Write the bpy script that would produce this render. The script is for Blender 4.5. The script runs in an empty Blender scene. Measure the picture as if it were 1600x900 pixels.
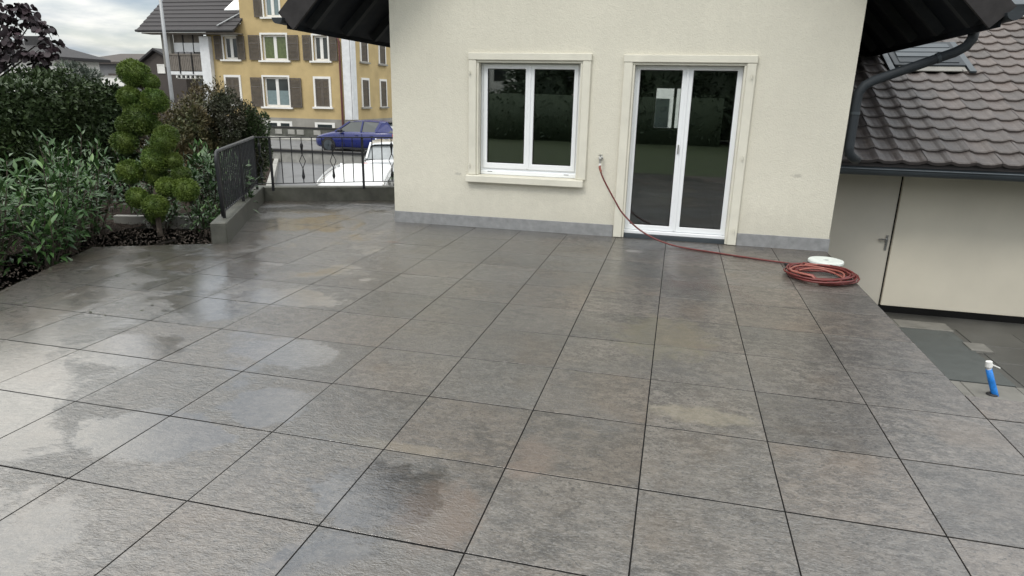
import bpy, bmesh, math, random
import numpy as np
from mathutils import Vector, Matrix
random.seed(7); RNG = np.random.default_rng(7)
scene = bpy.context.scene
COL = scene.collection
R = math.radians

# ------------------------------------------------------------------ camera
cam = bpy.data.cameras.new("camera"); camo = bpy.data.objects.new("camera", cam); COL.objects.link(camo)
cam.sensor_width = 36.0; cam.sensor_fit = 'HORIZONTAL'
cam.lens = 36.0 * 1019.912 / 1600.0
cam.clip_start = 0.05; cam.clip_end = 5000
_r = Vector((0.96997174, 0.24230046, 0.02110253)); _u = Vector((-0.0877572, 0.26774376, 0.95948525)); _f = Vector((-0.22683365, 0.93252548, -0.2809675))
camo.matrix_world = Matrix(((_r.x, _u.x, -_f.x, 2.433767), (_r.y, _u.y, -_f.y, -1.952479), (_r.z, _u.z, -_f.z, 1.627488), (0, 0, 0, 1)))
scene.camera = camo

# ------------------------------------------------------------------ light
SUN_AZ, SUN_EL = 205.0, 50.0            # azimuth clockwise from +Y
w = bpy.data.worlds.new("World"); scene.world = w; w.use_nodes = True
nt = w.node_tree; nt.nodes.clear()
N = nt.nodes.new; L = nt.links.new
out = N('ShaderNodeOutputWorld')
sky = N('ShaderNodeTexSky'); sky.sky_type = 'NISHITA'; sky.sun_disc = False
sky.sun_elevation = R(SUN_EL); sky.sun_rotation = R(SUN_AZ); sky.air_density = 1.0; sky.dust_density = 1.2; sky.ozone_density = 1.2
bg1 = N('ShaderNodeBackground'); bg1.inputs['Strength'].default_value = 0.10
L(sky.outputs['Color'], bg1.inputs['Color'])
tc = N('ShaderNodeTexCoord'); sep = N('ShaderNodeSeparateXYZ'); L(tc.outputs['Generated'], sep.inputs[0])
mx = N('ShaderNodeMath'); mx.operation = 'MAXIMUM'; mx.inputs[1].default_value = 0.0; L(sep.outputs['Z'], mx.inputs[0])
ad = N('ShaderNodeMath'); ad.operation = 'ADD'; ad.inputs[1].default_value = 0.19; L(mx.outputs[0], ad.inputs[0])
dx = N('ShaderNodeMath'); dx.operation = 'DIVIDE'; L(sep.outputs['X'], dx.inputs[0]); L(ad.outputs[0], dx.inputs[1])
dy = N('ShaderNodeMath'); dy.operation = 'DIVIDE'; L(sep.outputs['Y'], dy.inputs[0]); L(ad.outputs[0], dy.inputs[1])
cmb = N('ShaderNodeCombineXYZ'); L(dx.outputs[0], cmb.inputs[0]); L(dy.outputs[0], cmb.inputs[1])
n1 = N('ShaderNodeTexNoise'); n1.inputs['Scale'].default_value = 1.15; n1.inputs['Detail'].default_value = 7; n1.inputs['Roughness'].default_value = 0.56; n1.inputs['Distortion'].default_value = 0.5
L(cmb.outputs[0], n1.inputs['Vector'])
rp = N('ShaderNodeValToRGB'); rp.color_ramp.elements[0].position = 0.40; rp.color_ramp.elements[1].position = 0.56
rp.color_ramp.elements[0].color = (.5, .5, .5, 1); rp.color_ramp.elements[1].color = (1, 1, 1, 1)
L(n1.outputs['Fac'], rp.inputs[0])
n2 = N('ShaderNodeTexNoise'); n2.inputs['Scale'].default_value = 1.7; n2.inputs['Detail'].default_value = 6
L(cmb.outputs[0], n2.inputs['Vector'])
rc = N('ShaderNodeValToRGB')
rc.color_ramp.elements[0].position = 0.36; rc.color_ramp.elements[0].color = (.40, .465, .54, 1)
rc.color_ramp.elements[1].position = 0.62; rc.color_ramp.elements[1].color = (1.1, 1.07, .98, 1)
L(n2.outputs['Fac'], rc.inputs[0])
bg2 = N('ShaderNodeBackground'); bg2.inputs['Strength'].default_value = 0.95
L(rc.outputs['Color'], bg2.inputs['Color'])
# overcast sky: luminance grows evenly from horizon to zenith (1 + 2 sin h) / 3
cie = N('ShaderNodeMath'); cie.operation = 'MULTIPLY_ADD'; cie.inputs[1].default_value = 2.7; cie.inputs[2].default_value = 0.86; L(mx.outputs[0], cie.inputs[0])
L(cie.outputs[0], bg2.inputs['Strength'])
mxs = N('ShaderNodeMixShader'); L(rp.outputs['Color'], mxs.inputs[0]); L(bg1.outputs[0], mxs.inputs[1]); L(bg2.outputs[0], mxs.inputs[2])
L(mxs.outputs[0], out.inputs['Surface'])

sl = bpy.data.lights.new("sun", 'SUN'); sl.energy = 1.0; sl.angle = R(14); sl.color = (1.0, 0.95, 0.87)
so = bpy.data.objects.new("sun", sl); COL.objects.link(so)
_sd = Vector((math.sin(R(SUN_AZ)) * math.cos(R(SUN_EL)), math.cos(R(SUN_AZ)) * math.cos(R(SUN_EL)), math.sin(R(SUN_EL))))
so.rotation_euler = _sd.to_track_quat('Z', 'Y').to_euler(); so.location = (0, 0, 30)
vs = scene.view_settings
vs.view_transform = 'Standard'; vs.look = 'None'; vs.exposure = 0.15; vs.gamma = 1.0; vs.use_curve_mapping = False

# ------------------------------------------------------------------ materials
def ND(nt, t, **kw):
    n = nt.nodes.new(t)
    for k, v in kw.items():
        if k in n.inputs: n.inputs[k].default_value = v
        else: setattr(n, k, v)
    return n
def newmat(name):
    m = bpy.data.materials.new(name); m.use_nodes = True
    nt = m.node_tree; b = nt.nodes['Principled BSDF']
    return m, nt, b
def c4(c): return (c[0], c[1], c[2], 1)
def mixc(nt, fac, a, b, mode='MIX'):
    n = nt.nodes.new('ShaderNodeMix'); n.data_type = 'RGBA'; n.blend_type = mode
    for i, v in ((0, fac), (6, a), (7, b)):
        if hasattr(v, 'is_output'): nt.links.new(v, n.inputs[i])
        elif i == 0: n.inputs[0].default_value = v
        else: n.inputs[i].default_value = c4(v)
    return n.outputs[2]
def ramp(nt, src, p0, p1, a=0.0, b=1.0):
    n = nt.nodes.new('ShaderNodeMapRange'); n.inputs['From Min'].default_value = p0; n.inputs['From Max'].default_value = p1
    n.inputs['To Min'].default_value = a; n.inputs['To Max'].default_value = b; n.clamp = True
    nt.links.new(src, n.inputs[0]); return n.outputs[0]
def math2(nt, op, a, b):
    n = nt.nodes.new('ShaderNodeMath'); n.operation = op
    for i, v in enumerate((a, b)):
        if hasattr(v, 'is_output'): nt.links.new(v, n.inputs[i])
        else: n.inputs[i].default_value = v
    return n.outputs[0]
def noise(nt, scale, detail=4, rough=.55, vec=None, dist=0.0):
    n = ND(nt, 'ShaderNodeTexNoise', Scale=scale, Detail=detail, Roughness=rough, Distortion=dist)
    if vec is not None: nt.links.new(vec, n.inputs['Vector'])
    return n.outputs['Fac']
def world(nt): return nt.nodes.new('ShaderNodeNewGeometry').outputs['Position']
def mapv(nt, vec, scale=(1, 1, 1), rot=(0, 0, 0)):
    n = nt.nodes.new('ShaderNodeMapping'); n.inputs['Scale'].default_value = scale; n.inputs['Rotation'].default_value = rot
    nt.links.new(vec, n.inputs['Vector']); return n.outputs[0]
def bump(nt, b, h, strength, dist, sock='Normal'):
    n = ND(nt, 'ShaderNodeBump', Strength=strength, Distance=dist); nt.links.new(h, n.inputs['Height'])
    nt.links.new(n.outputs[0], b.inputs[sock]); return n
def simple(name, col, rough=.6, metal=0.0, var=.18, vscale=3.0, bs=0.0, bscale=60.0, rnd=0.0, coat=0.0, dirt=None, spec=None):
    """base colour with noise variation, optional relief, random tint per object"""
    m, nt, b = newmat(name)
    P = world(nt)
    f = noise(nt, vscale, 6, .6, P)
    lo = tuple(c * (1 - var) for c in col); hi = tuple(min(1, c * (1 + var)) for c in col)
    c = mixc(nt, ramp(nt, f, .32, .68), lo, hi)
    if dirt:
        c = mixc(nt, ramp(nt, noise(nt, vscale * .37, 7, .65, P), .52, .72, 0, dirt[1]), c, dirt[0])
    if rnd:
        oi = nt.nodes.new('ShaderNodeObjectInfo')
        h = nt.nodes.new('ShaderNodeHueSaturation'); nt.links.new(c, h.inputs['Color'])
        nt.links.new(ramp(nt, oi.outputs['Random'], 0, 1, 1 - rnd, 1 + rnd), h.inputs['Value']); c = h.outputs[0]
    nt.links.new(c, b.inputs['Base Color'])
    nt.links.new(ramp(nt, f, .3, .7, max(.02, rough - .08), min(1, rough + .08)), b.inputs['Roughness'])
    b.inputs['Metallic'].default_value = metal
    if coat: b.inputs['Coat Weight'].default_value = coat; b.inputs['Coat Roughness'].default_value = .04
    if spec is not None: b.inputs['Specular IOR Level'].default_value = spec
    if bs: bump(nt, b, noise(nt, bscale, 3, .6, P), bs, .01)
    return m
def leafmat(name, a, b_, tip=None, rough=.45, patch=1.3, trans=.12):
    m, nt, b = newmat(name)
    g = nt.nodes.new('ShaderNodeNewGeometry')
    c = mixc(nt, g.outputs['Random Per Island'], a, b_)
    cl = ramp(nt, noise(nt, patch, 3, .5, g.outputs['Position']), .35, .65)
    c = mixc(nt, math2(nt, 'MULTIPLY', cl, .55), c, tip or b_)
    oi = nt.nodes.new('ShaderNodeObjectInfo')
    h = nt.nodes.new('ShaderNodeHueSaturation'); nt.links.new(c, h.inputs['Color'])
    nt.links.new(ramp(nt, oi.outputs['Random'], 0, 1, .8, 1.25), h.inputs['Value'])
    nt.links.new(h.outputs[0], b.inputs['Base Color']); b.inputs['Roughness'].default_value = rough
    b.inputs['Subsurface Weight'].default_value = 0.0
    b.inputs['Specular IOR Level'].default_value = .36
    return m
def glassmat(name, tint=(.82, .86, .85), refl=1.0):
    m = bpy.data.materials.new(name); m.use_nodes = True; nt = m.node_tree; nt.nodes.clear()
    o = nt.nodes.new('ShaderNodeOutputMaterial'); t = ND(nt, 'ShaderNodeBsdfTransparent', Color=c4(tint))
    g = ND(nt, 'ShaderNodeBsdfGlossy', Roughness=0.004); fr = ND(nt, 'ShaderNodeFresnel', IOR=2.35)
    nb = ND(nt, 'ShaderNodeBump', Strength=.03, Distance=.02)
    nt.links.new(noise(nt, 1.7, 1, .4, world(nt)), nb.inputs['Height']); nt.links.new(nb.outputs[0], g.inputs['Normal'])
    mi = nt.nodes.new('ShaderNodeMixShader'); nt.links.new(fr.outputs[0], mi.inputs[0])
    nt.links.new(t.outputs[0], mi.inputs[1]); nt.links.new(g.outputs[0], mi.inputs[2]); nt.links.new(mi.outputs[0], o.inputs[0])
    return m

def tile_material():
    m, nt, b = newmat("wet_porcelain_tile")
    P = world(nt); oi = nt.nodes.new('ShaderNodeObjectInfo'); rnd = oi.outputs['Random']
    off = nt.nodes.new('ShaderNodeCombineXYZ')
    nt.links.new(math2(nt, 'MULTIPLY', rnd, 37.0), off.inputs[0]); nt.links.new(math2(nt, 'MULTIPLY', rnd, 91.0), off.inputs[2])
    va = nt.nodes.new('ShaderNodeVectorMath'); va.operation = 'ADD'; nt.links.new(P, va.inputs[0]); nt.links.new(off.outputs[0], va.inputs[1]); Q = va.outputs[0]
    # stone print: clouds, streaks along x, grains
    big = noise(nt, 3.2, 5, .62, Q, .3); mid = noise(nt, 17, 7, .70, mapv(nt, Q, (.8, 1.15, 1))); fine = noise(nt, 95, 3, .7, mapv(nt, Q, (.7, 1.2, 1)))
    c = mixc(nt, ramp(nt, big, .32, .68), (.060, .051, .044), (.205, .175, .150))
    c = mixc(nt, math2(nt, 'MULTIPLY', ramp(nt, mid, .45, .60), .85), c, (.31, .275, .24))
    c = mixc(nt, math2(nt, 'MULTIPLY', ramp(nt, fine, .50, .66), .6), c, (.40, .38, .36))
    c = mixc(nt, math2(nt, 'MULTIPLY', ramp(nt, noise(nt, 48, 5, .72, Q), .53, .64), .85), c, (.045, .04, .037))
    c = mixc(nt, math2(nt, 'MULTIPLY', ramp(nt, noise(nt, 2.1, 4, .6, P), .53, .70), .42), c, (.24, .175, .12))
    # a few silt stains left by the water
    def stain(c, x, y, rx, ry, col, amt):
        sp = nt.nodes.new('ShaderNodeSeparateXYZ'); nt.links.new(P, sp.inputs[0])
        wob = math2(nt, 'MULTIPLY', math2(nt, 'SUBTRACT', noise(nt, 9, 7, .68, P), .5), 3.2)
        ex = math2(nt, 'POWER', math2(nt, 'DIVIDE', math2(nt, 'SUBTRACT', sp.outputs[0], x), rx), 2.0)
        ey = math2(nt, 'POWER', math2(nt, 'DIVIDE', math2(nt, 'SUBTRACT', sp.outputs[1], y), ry), 2.0)
        d = math2(nt, 'ADD', math2(nt, 'ADD', ex, ey), wob)
        return mixc(nt, ramp(nt, d, .35, 1.15, amt, 0.0), c, col)
    c = stain(c, 1.63, .19, .19, .26, (.36, .25, .18), .6)
    c = stain(c, 2.68, 1.40, .30, .11, (.46, .40, .28), .45)
    c = stain(c, 1.9, .72, .12, .22, (.34, .25, .20), .5)
    c = stain(c, 1.25, .64, .42, .05, (.50, .43, .31), .5)
    c = stain(c, 2.45, 2.6, .35, .5, (.34, .30, .18), .5)
    c = stain(c, -.64, 4.85, .10, .04, (.30, .10, .05), .8)
    c = stain(c, 2.07, 5.30, .10, .07, (.8, .8, .8), .6)
    h = nt.nodes.new('ShaderNodeHueSaturation'); nt.links.new(c, h.inputs['Color'])
    nt.links.new(ramp(nt, rnd, 0, 1, .29, .45), h.inputs['Value'])
    # standing water: wetter towards the garden side, in irregular pools
    sp = nt.nodes.new('ShaderNodeSeparateXYZ'); nt.links.new(P, sp.inputs[0])
    g = math2(nt, 'ADD', math2(nt, 'ADD', math2(nt, 'MULTIPLY', sp.outputs[0], -.072), .125), math2(nt, 'MULTIPLY', sp.outputs[1], .010))
    wn = math2(nt, 'ADD', noise(nt, 1.15, 5, .58, P, .4), math2(nt, 'MULTIPLY', math2(nt, 'SUBTRACT', noise(nt, 11, 4, .6, P), .5), .18))
    wet = ramp(nt, math2(nt, 'ADD', wn, g), .38, .60)
    pool = ramp(nt, math2(nt, 'ADD', math2(nt, 'ADD', wn, g), math2(nt, 'MULTIPLY', sp.outputs[1], -.03)), .61, .71)
    hb = mixc(nt, ramp(nt, math2(nt, 'FRACT', math2(nt, 'MULTIPLY', rnd, 7.3), 0.0), .35, 1, 0, .6), h.outputs[0], mixc(nt, 1.0, h.outputs[0], (1.0, .86, .74), 'MULTIPLY'))
    def ell(x, y, rx, ry):
        wob = math2(nt, 'MULTIPLY', math2(nt, 'SUBTRACT', noise(nt, 5, 7, .66, P), .5), 2.6)
        ex = math2(nt, 'POWER', math2(nt, 'DIVIDE', math2(nt, 'SUBTRACT', sp.outputs[0], x), rx), 2.0)
        ey = math2(nt, 'POWER', math2(nt, 'DIVIDE', math2(nt, 'SUBTRACT', sp.outputs[1], y), ry), 2.0)
        return ramp(nt, math2(nt, 'ADD', math2(nt, 'ADD', ex, ey), wob), .74, 1.03, 1.0, 0.0)
    for e_ in ((1.33, .28, .33, .27), (.05, .42, .42, .26), (.42, .86, .26, .24), (.10, 1.55, .40, .24), (-.9, 1.3, .4, .3), (-.55, 2.6, .5, .25)):
        pool = math2(nt, 'MAXIMUM', pool, ell(*e_))
    wet = math2(nt, 'MAXIMUM', wet, pool)
    dk = nt.nodes.new('ShaderNodeHueSaturation'); nt.links.new(hb, dk.inputs['Color']); nt.links.new(ramp(nt, wet, 0, 1, 1.10, .70), dk.inputs['Value'])
    nt.links.new(dk.outputs[0], b.inputs['Base Color'])
    nt.links.new(ramp(nt, wet, 0, 1, .55, .36), b.inputs['Roughness'])
    # relief of the slate-like surface, stretched along x
    h1 = noise(nt, 34, 5, .62, mapv(nt, Q, (.70, 1.40, 1)), .8); h2 = noise(nt, 150, 3, .6, mapv(nt, Q, (.7, 1.2, 1)))
    H = math2(nt, 'ADD', h1, math2(nt, 'MULTIPLY', h2, .42))
    bump(nt, b, H, .9, .006)
    st = math2(nt, 'MULTIPLY', ramp(nt, pool, 0, 1, 1.0, .14), 1.0)
    cb = nt.nodes.new('ShaderNodeBump'); cb.inputs['Distance'].default_value = .0065
    nt.links.new(H, cb.inputs['Height']); nt.links.new(math2(nt, 'MULTIPLY', math2(nt, 'MULTIPLY', st, .95), ramp(nt, wet, 0, 1, .35, 1.0)), cb.inputs['Strength'])
    nt.links.new(cb.outputs[0], b.inputs['Coat Normal'])
    nt.links.new(ramp(nt, wet, 0, 1, .65, 1.0), b.inputs['Coat Weight'])
    nt.links.new(ramp(nt, wet, 0, 1, .17, .025), b.inputs['Coat Roughness'])
    b.inputs['Coat IOR'].default_value = 2.0
    return m

def stucco(name, col, bs=.5, scale=230, var=.05, dirt=None):
    m, nt, b = newmat(name); P = world(nt)
    f = noise(nt, 1.1, 6, .6, P); g = noise(nt, scale, 2, .6, P); q = noise(nt, 16, 4, .6, P)
    c = mixc(nt, ramp(nt, f, .3, .7), tuple(x * (1 - var) for x in col), tuple(x * (1 + var) for x in col))
    c = mixc(nt, math2(nt, 'MULTIPLY', ramp(nt, q, .4, .65), .35), c, tuple(x * .93 for x in col))
    c = mixc(nt, math2(nt, 'MULTIPLY', ramp(nt, g, .38, .5), .35), tuple(x * .84 for x in col), c) if False else c
    c = mixc(nt, math2(nt, 'MULTIPLY', ramp(nt, g, .34, .48, 1, 0), .3), c, tuple(x * .8 for x in col))
    if dirt:
        s0 = nt.nodes.new('ShaderNodeSeparateXYZ'); nt.links.new(P, s0.inputs[0])
        c = mixc(nt, math2(nt, 'MULTIPLY', ramp(nt, math2(nt, 'ADD', s0.outputs[2], math2(nt, 'MULTIPLY', noise(nt, 9, 5, .65, P), -.5)), -.10, .28, 1, 0), .35), c, tuple(x * .62 for x in col))
        run = noise(nt, 3.0, 5, .6, mapv(nt, P, (2.6, 1, .22)))
        c = mixc(nt, math2(nt, 'MULTIPLY', ramp(nt, run, .52, .72), .10), c, tuple(x * .70 for x in col))
        for (x, z, rx, rz) in dirt:
            sp = nt.nodes.new('ShaderNodeSeparateXYZ'); nt.links.new(P, sp.inputs[0])
            ex = math2(nt, 'POWER', math2(nt, 'DIVIDE', math2(nt, 'SUBTRACT', sp.outputs[0], x), rx), 2.0)
            ez = math2(nt, 'POWER', math2(nt, 'DIVIDE', math2(nt, 'SUBTRACT', sp.outputs[2], z), rz), 2.0)
            d = math2(nt, 'ADD', math2(nt, 'ADD', ex, ez), math2(nt, 'MULTIPLY', math2(nt, 'SUBTRACT', noise(nt, 40, 3, .6, P), .5), 3.0))
            c = mixc(nt, ramp(nt, d, .2, 1.1, .4, 0), c, (.25, .24, .22))
    nt.links.new(c, b.inputs['Base Color']); b.inputs['Roughness'].default_value = .88; b.inputs['Specular IOR Level'].default_value = .25
    bump(nt, b, math2(nt, 'ADD', g, math2(nt, 'MULTIPLY', noise(nt, scale * .3, 3, .6, P), .7)), bs, .004)
    return m

M = {}
M['tile'] = tile_material()
M['stucco'] = stucco('cream_render', (.655, .63, .54), .9, 75, .05, [(3.77, .84, .07, .025), (-.25, .67, .05, .02)])
M['surround'] = simple('cream_window_stone', (.655, .635, .55), .75, var=.06, vscale=4, bs=.2, bscale=140)
M['plinth'] = simple('grey_plinth', (.235, .240, .245), .7, var=.16, vscale=14, bs=.3, bscale=90)
M['pvc'] = simple('white_window_plastic', (.80, .82, .84), .32, var=.02, vscale=2)
M['glass'] = glassmat('window_glass')
M['seal'] = simple('black_rubber', (.02, .02, .02), .6)
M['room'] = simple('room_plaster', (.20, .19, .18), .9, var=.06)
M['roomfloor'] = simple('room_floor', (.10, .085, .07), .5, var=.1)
M['metal'] = simple('brushed_steel', (.55, .55, .54), .3, 1.0, var=.05)
M['darksteel'] = simple('dark_zinc', (.060, .072, .082), .5, .35, var=.15, vscale=3)
M['eavezinc'] = simple('dark_painted_zinc', (.030, .036, .042), .6, .0, var=.2, vscale=3, spec=.3)
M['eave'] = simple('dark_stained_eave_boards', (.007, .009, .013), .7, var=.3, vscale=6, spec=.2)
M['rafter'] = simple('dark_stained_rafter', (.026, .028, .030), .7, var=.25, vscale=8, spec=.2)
M['barge'] = simple('weathered_barge_board', (.036, .034, .035), .8, var=.25, vscale=8, spec=.15)
M['roofunder'] = simple('dark_roof_covering', (.05, .045, .045), .8)
M['concrete'] = simple('wet_mossy_concrete', (.075, .076, .064), .6, var=.4, vscale=4, bs=.5, bscale=50, dirt=((.035, .038, .026), .8))
M['concretelight'] = simple('light_concrete', (.27, .265, .245), .75, var=.2, vscale=3, bs=.4, bscale=70, dirt=((.12, .12, .11), .6))
M['rail'] = simple('black_painted_iron', (.010, .011, .014), .5, .0, var=.2, vscale=12)
M['soil'] = simple('dark_bark_soil', (.028, .021, .017), .95, var=.5, vscale=14, bs=1.0, bscale=45, spec=.08)
M['base'] = simple('black_bedding', (.010, .010, .010), .9, spec=.05)
M['asphalt'] = simple('grey_asphalt', (.135, .137, .14), .72, var=.14, vscale=2.2, bs=.35, bscale=90, dirt=((.085, .085, .088), .7))
M['lowpave'] = simple('wet_dark_paving', (.060, .060, .056), .42, var=.35, vscale=1.6, bs=.3, bscale=60, rnd=.2, dirt=((.028, .028, .027), .8))
M['lightpave'] = simple('grey_paving_slab', (.17, .165, .15), .6, var=.2, vscale=5, bs=.3, bscale=60)
M['mat'] = simple('dark_grey_drainage_mat', (.075, .083, .08), .7, var=.12, vscale=6, bs=.3, bscale=120)
M['garage'] = simple('cream_garage_panel', (.62, .58, .485), .62, var=.05, vscale=1.2, bs=.06, bscale=60, dirt=((.50, .47, .40), .4))
M['garagedoor'] = simple('shaded_cream_side_door', (.53, .50, .435), .6, var=.05, vscale=1.4, dirt=((.37, .345, .295), .5))  # cream panel tone darkened, shade on the left panel put into the colour
M['rooftile'] = None
M['hose'] = simple('red_rubber_hose', (.120, .018, .016), .38, var=.3, vscale=25)
M['palehose'] = simple('pale_red_hose', (.27, .085, .065), .4, var=.2, vscale=25)  # paler red for the lighter strands, their highlight put into the colour
M['disk'] = simple('white_plastic_disc', (.62, .66, .63), .5, var=.08, vscale=20)
M['blue'] = simple('blue_tape', (.012, .19, .62), .45, var=.2, vscale=40, bs=.4, bscale=130)
M['whiteplastic'] = simple('white_plastic', (.78, .78, .76), .4, var=.03)
M['yellow'] = stucco('ochre_render', (.47, .36, .185), .5, 30, .14)
M['greyplinth'] = simple('grey_stone_base', (.25, .24, .215), .85, var=.2, vscale=1.1)
M['white'] = simple('white_paint', (.72, .71, .68), .6, var=.05, vscale=2)
M['whiteold'] = simple('chipped_white_column', (.66, .67, .68), .7, var=.10, vscale=3)
M['shutter'] = simple('brown_wood_shutter', (.098, .082, .066), .65, var=.22, vscale=5)
M['farglass'] = simple('dark_window_glass', (.03, .038, .04), .08, var=.3, vscale=1.5)
M['curtain'] = simple('green_curtain_behind_glass', (.09, .115, .045), .12, var=.3, vscale=6)
M['palecurtain'] = simple('pale_blind_behind_glass', (.17, .225, .235), .12, var=.1, vscale=6)
M['brightglass'] = simple('sky_painted_glass', (.78, .79, .80), .1, var=.05)  # near-white base colour carries the sky reflection of the panes
M['slateroof'] = simple('dark_roof_tiles', (.034, .031, .033), .8, var=.25, vscale=3, bs=.5, bscale=25, rnd=.12)
M['farroof'] = simple('charcoal_roof', (.028, .027, .029), .75, var=.2, vscale=2)
M['brownwall'] = simple('dark_brown_cladding', (.060, .050, .045), .8, var=.15, vscale=2)
M['greywall'] = simple('grey_render', (.15, .15, .155), .8, var=.15, vscale=1)
M['wood'] = simple('grey_brown_balcony_wood', (.17, .15, .13), .75, var=.2, vscale=4)
M['redpipe'] = simple('dark_red_downpipe', (.10, .03, .028), .5)
M['bluecar'] = simple('blue_car_paint', (.002, .009, .11), .30, .0, var=.02, coat=.3)
M['whitecar'] = simple('white_car_paint', (.76, .77, .78), .38, 0, var=.015, coat=.15)
M['silvercar'] = simple('silver_car_paint', (.50, .51, .52), .3, .5, var=.02, coat=1.0)
M['carglass'] = simple('tinted_car_glass', (.035, .045, .045), .05, var=.1, coat=1.0)
M['screen'] = simple('grey_windscreen', (.22, .24, .25), .06, var=.2, vscale=3, coat=1.0)
M['tyre'] = simple('tyre_rubber', (.014, .014, .015), .8)
M['black'] = simple('black_plastic', (.012, .012, .014), .5)
M['lamp'] = simple('clear_headlight', (.7, .72, .74), .1, var=.05, coat=1.0)
M['redlamp'] = simple('red_tail_light', (.42, .015, .015), .15, coat=1.0)
M['pole'] = simple('galvanised_pole', (.30, .31, .32), .5, .4, var=.1)
M['bark'] = simple('grey_brown_bark', (.075, .060, .048), .9, var=.35, vscale=20, bs=.8, bscale=60)
M['darkbark'] = simple('dark_bark', (.022, .018, .017), .9, var=.3, vscale=20, spec=.1)
M['hill'] = simple('wooded_hillside', (.055, .075, .075), .95, var=.3, vscale=.05)
M['hedge'] = leafmat('hedge_leaves', (.014, .030, .012), (.042, .072, .024), (.060, .090, .030), .5, 1.0)
M['laurel'] = leafmat('laurel_leaves', (.014, .040, .012), (.042, .090, .026), (.055, .115, .034), .34, 2.2)
M['laureltip'] = leafmat('young_laurel_leaves', (.075, .15, .045), (.14, .23, .08), None, .33)
M['topiary'] = leafmat('clipped_conifer_foliage', (.022, .054, .010), (.088, .142, .024), (.145, .190, .036), .55, 5.0)
M['redbud'] = leafmat('purple_leaves', (.014, .009, .013), (.034, .018, .024), (.022, .020, .022), .6, 2)
M['brown'] = leafmat('bronze_shrub_leaves', (.022, .031, .015), (.050, .060, .028), (.058, .046, .030), .55, 3)
M['olive'] = leafmat('olive_shrub_leaves', (.038, .055, .022), (.105, .105, .045), (.13, .075, .045), .5, 1.6)
M['greygreen'] = leafmat('grey_green_leaves', (.045, .060, .050), (.10, .12, .095), None, .55, 3)
M['green'] = leafmat('mid_green_leaves', (.028, .055, .018), (.062, .10, .034), None, .5, 2)
M['conifer'] = leafmat('dark_conifer_foliage', (.034, .058, .036), (.085, .115, .070), None, .6, 1)
M['blade'] = leafmat('bright_blade_leaves', (.06, .12, .035), (.12, .19, .06), None, .4, 3)
M['lawn'] = simple('dark_lawn', (.045, .066, .026), .95, var=.45, vscale=5, bs=.8, bscale=60)

def rooftile_mat():
    m, nt, b = newmat('clay_roof_tile'); P = world(nt)
    oi = nt.nodes.new('ShaderNodeObjectInfo'); sp = nt.nodes.new('ShaderNodeSeparateXYZ'); nt.links.new(P, sp.inputs[0])
    c = mixc(nt, oi.outputs['Random'], (.062, .053, .049), (.104, .082, .073))
    # tiles mixed greyer and darker towards the house, with a noisy edge
    xtone = ramp(nt, math2(nt, 'ADD', sp.outputs[0], math2(nt, 'MULTIPLY', math2(nt, 'SUBTRACT', noise(nt, 1.4, 5, .6, P), .5), 2.4)), 4.9, 6.6)
    c = mixc(nt, xtone, mixc(nt, .75, c, (.050, .047, .050)), c)
    c = mixc(nt, math2(nt, 'MULTIPLY', ramp(nt, noise(nt, 9, 6, .7, P), .5, .72), .55), c, (.145, .125, .115))
    c = mixc(nt, math2(nt, 'MULTIPLY', ramp(nt, noise(nt, 5, 6, .7, P), .55, .72), .5), c, (.05, .045, .045))
    nt.links.new(c, b.inputs['Base Color']); b.inputs['Roughness'].default_value = .55
    bump(nt, b, noise(nt, 70, 4, .6, P), .4, .006)
    return m
M['rooftile'] = rooftile_mat()

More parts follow.
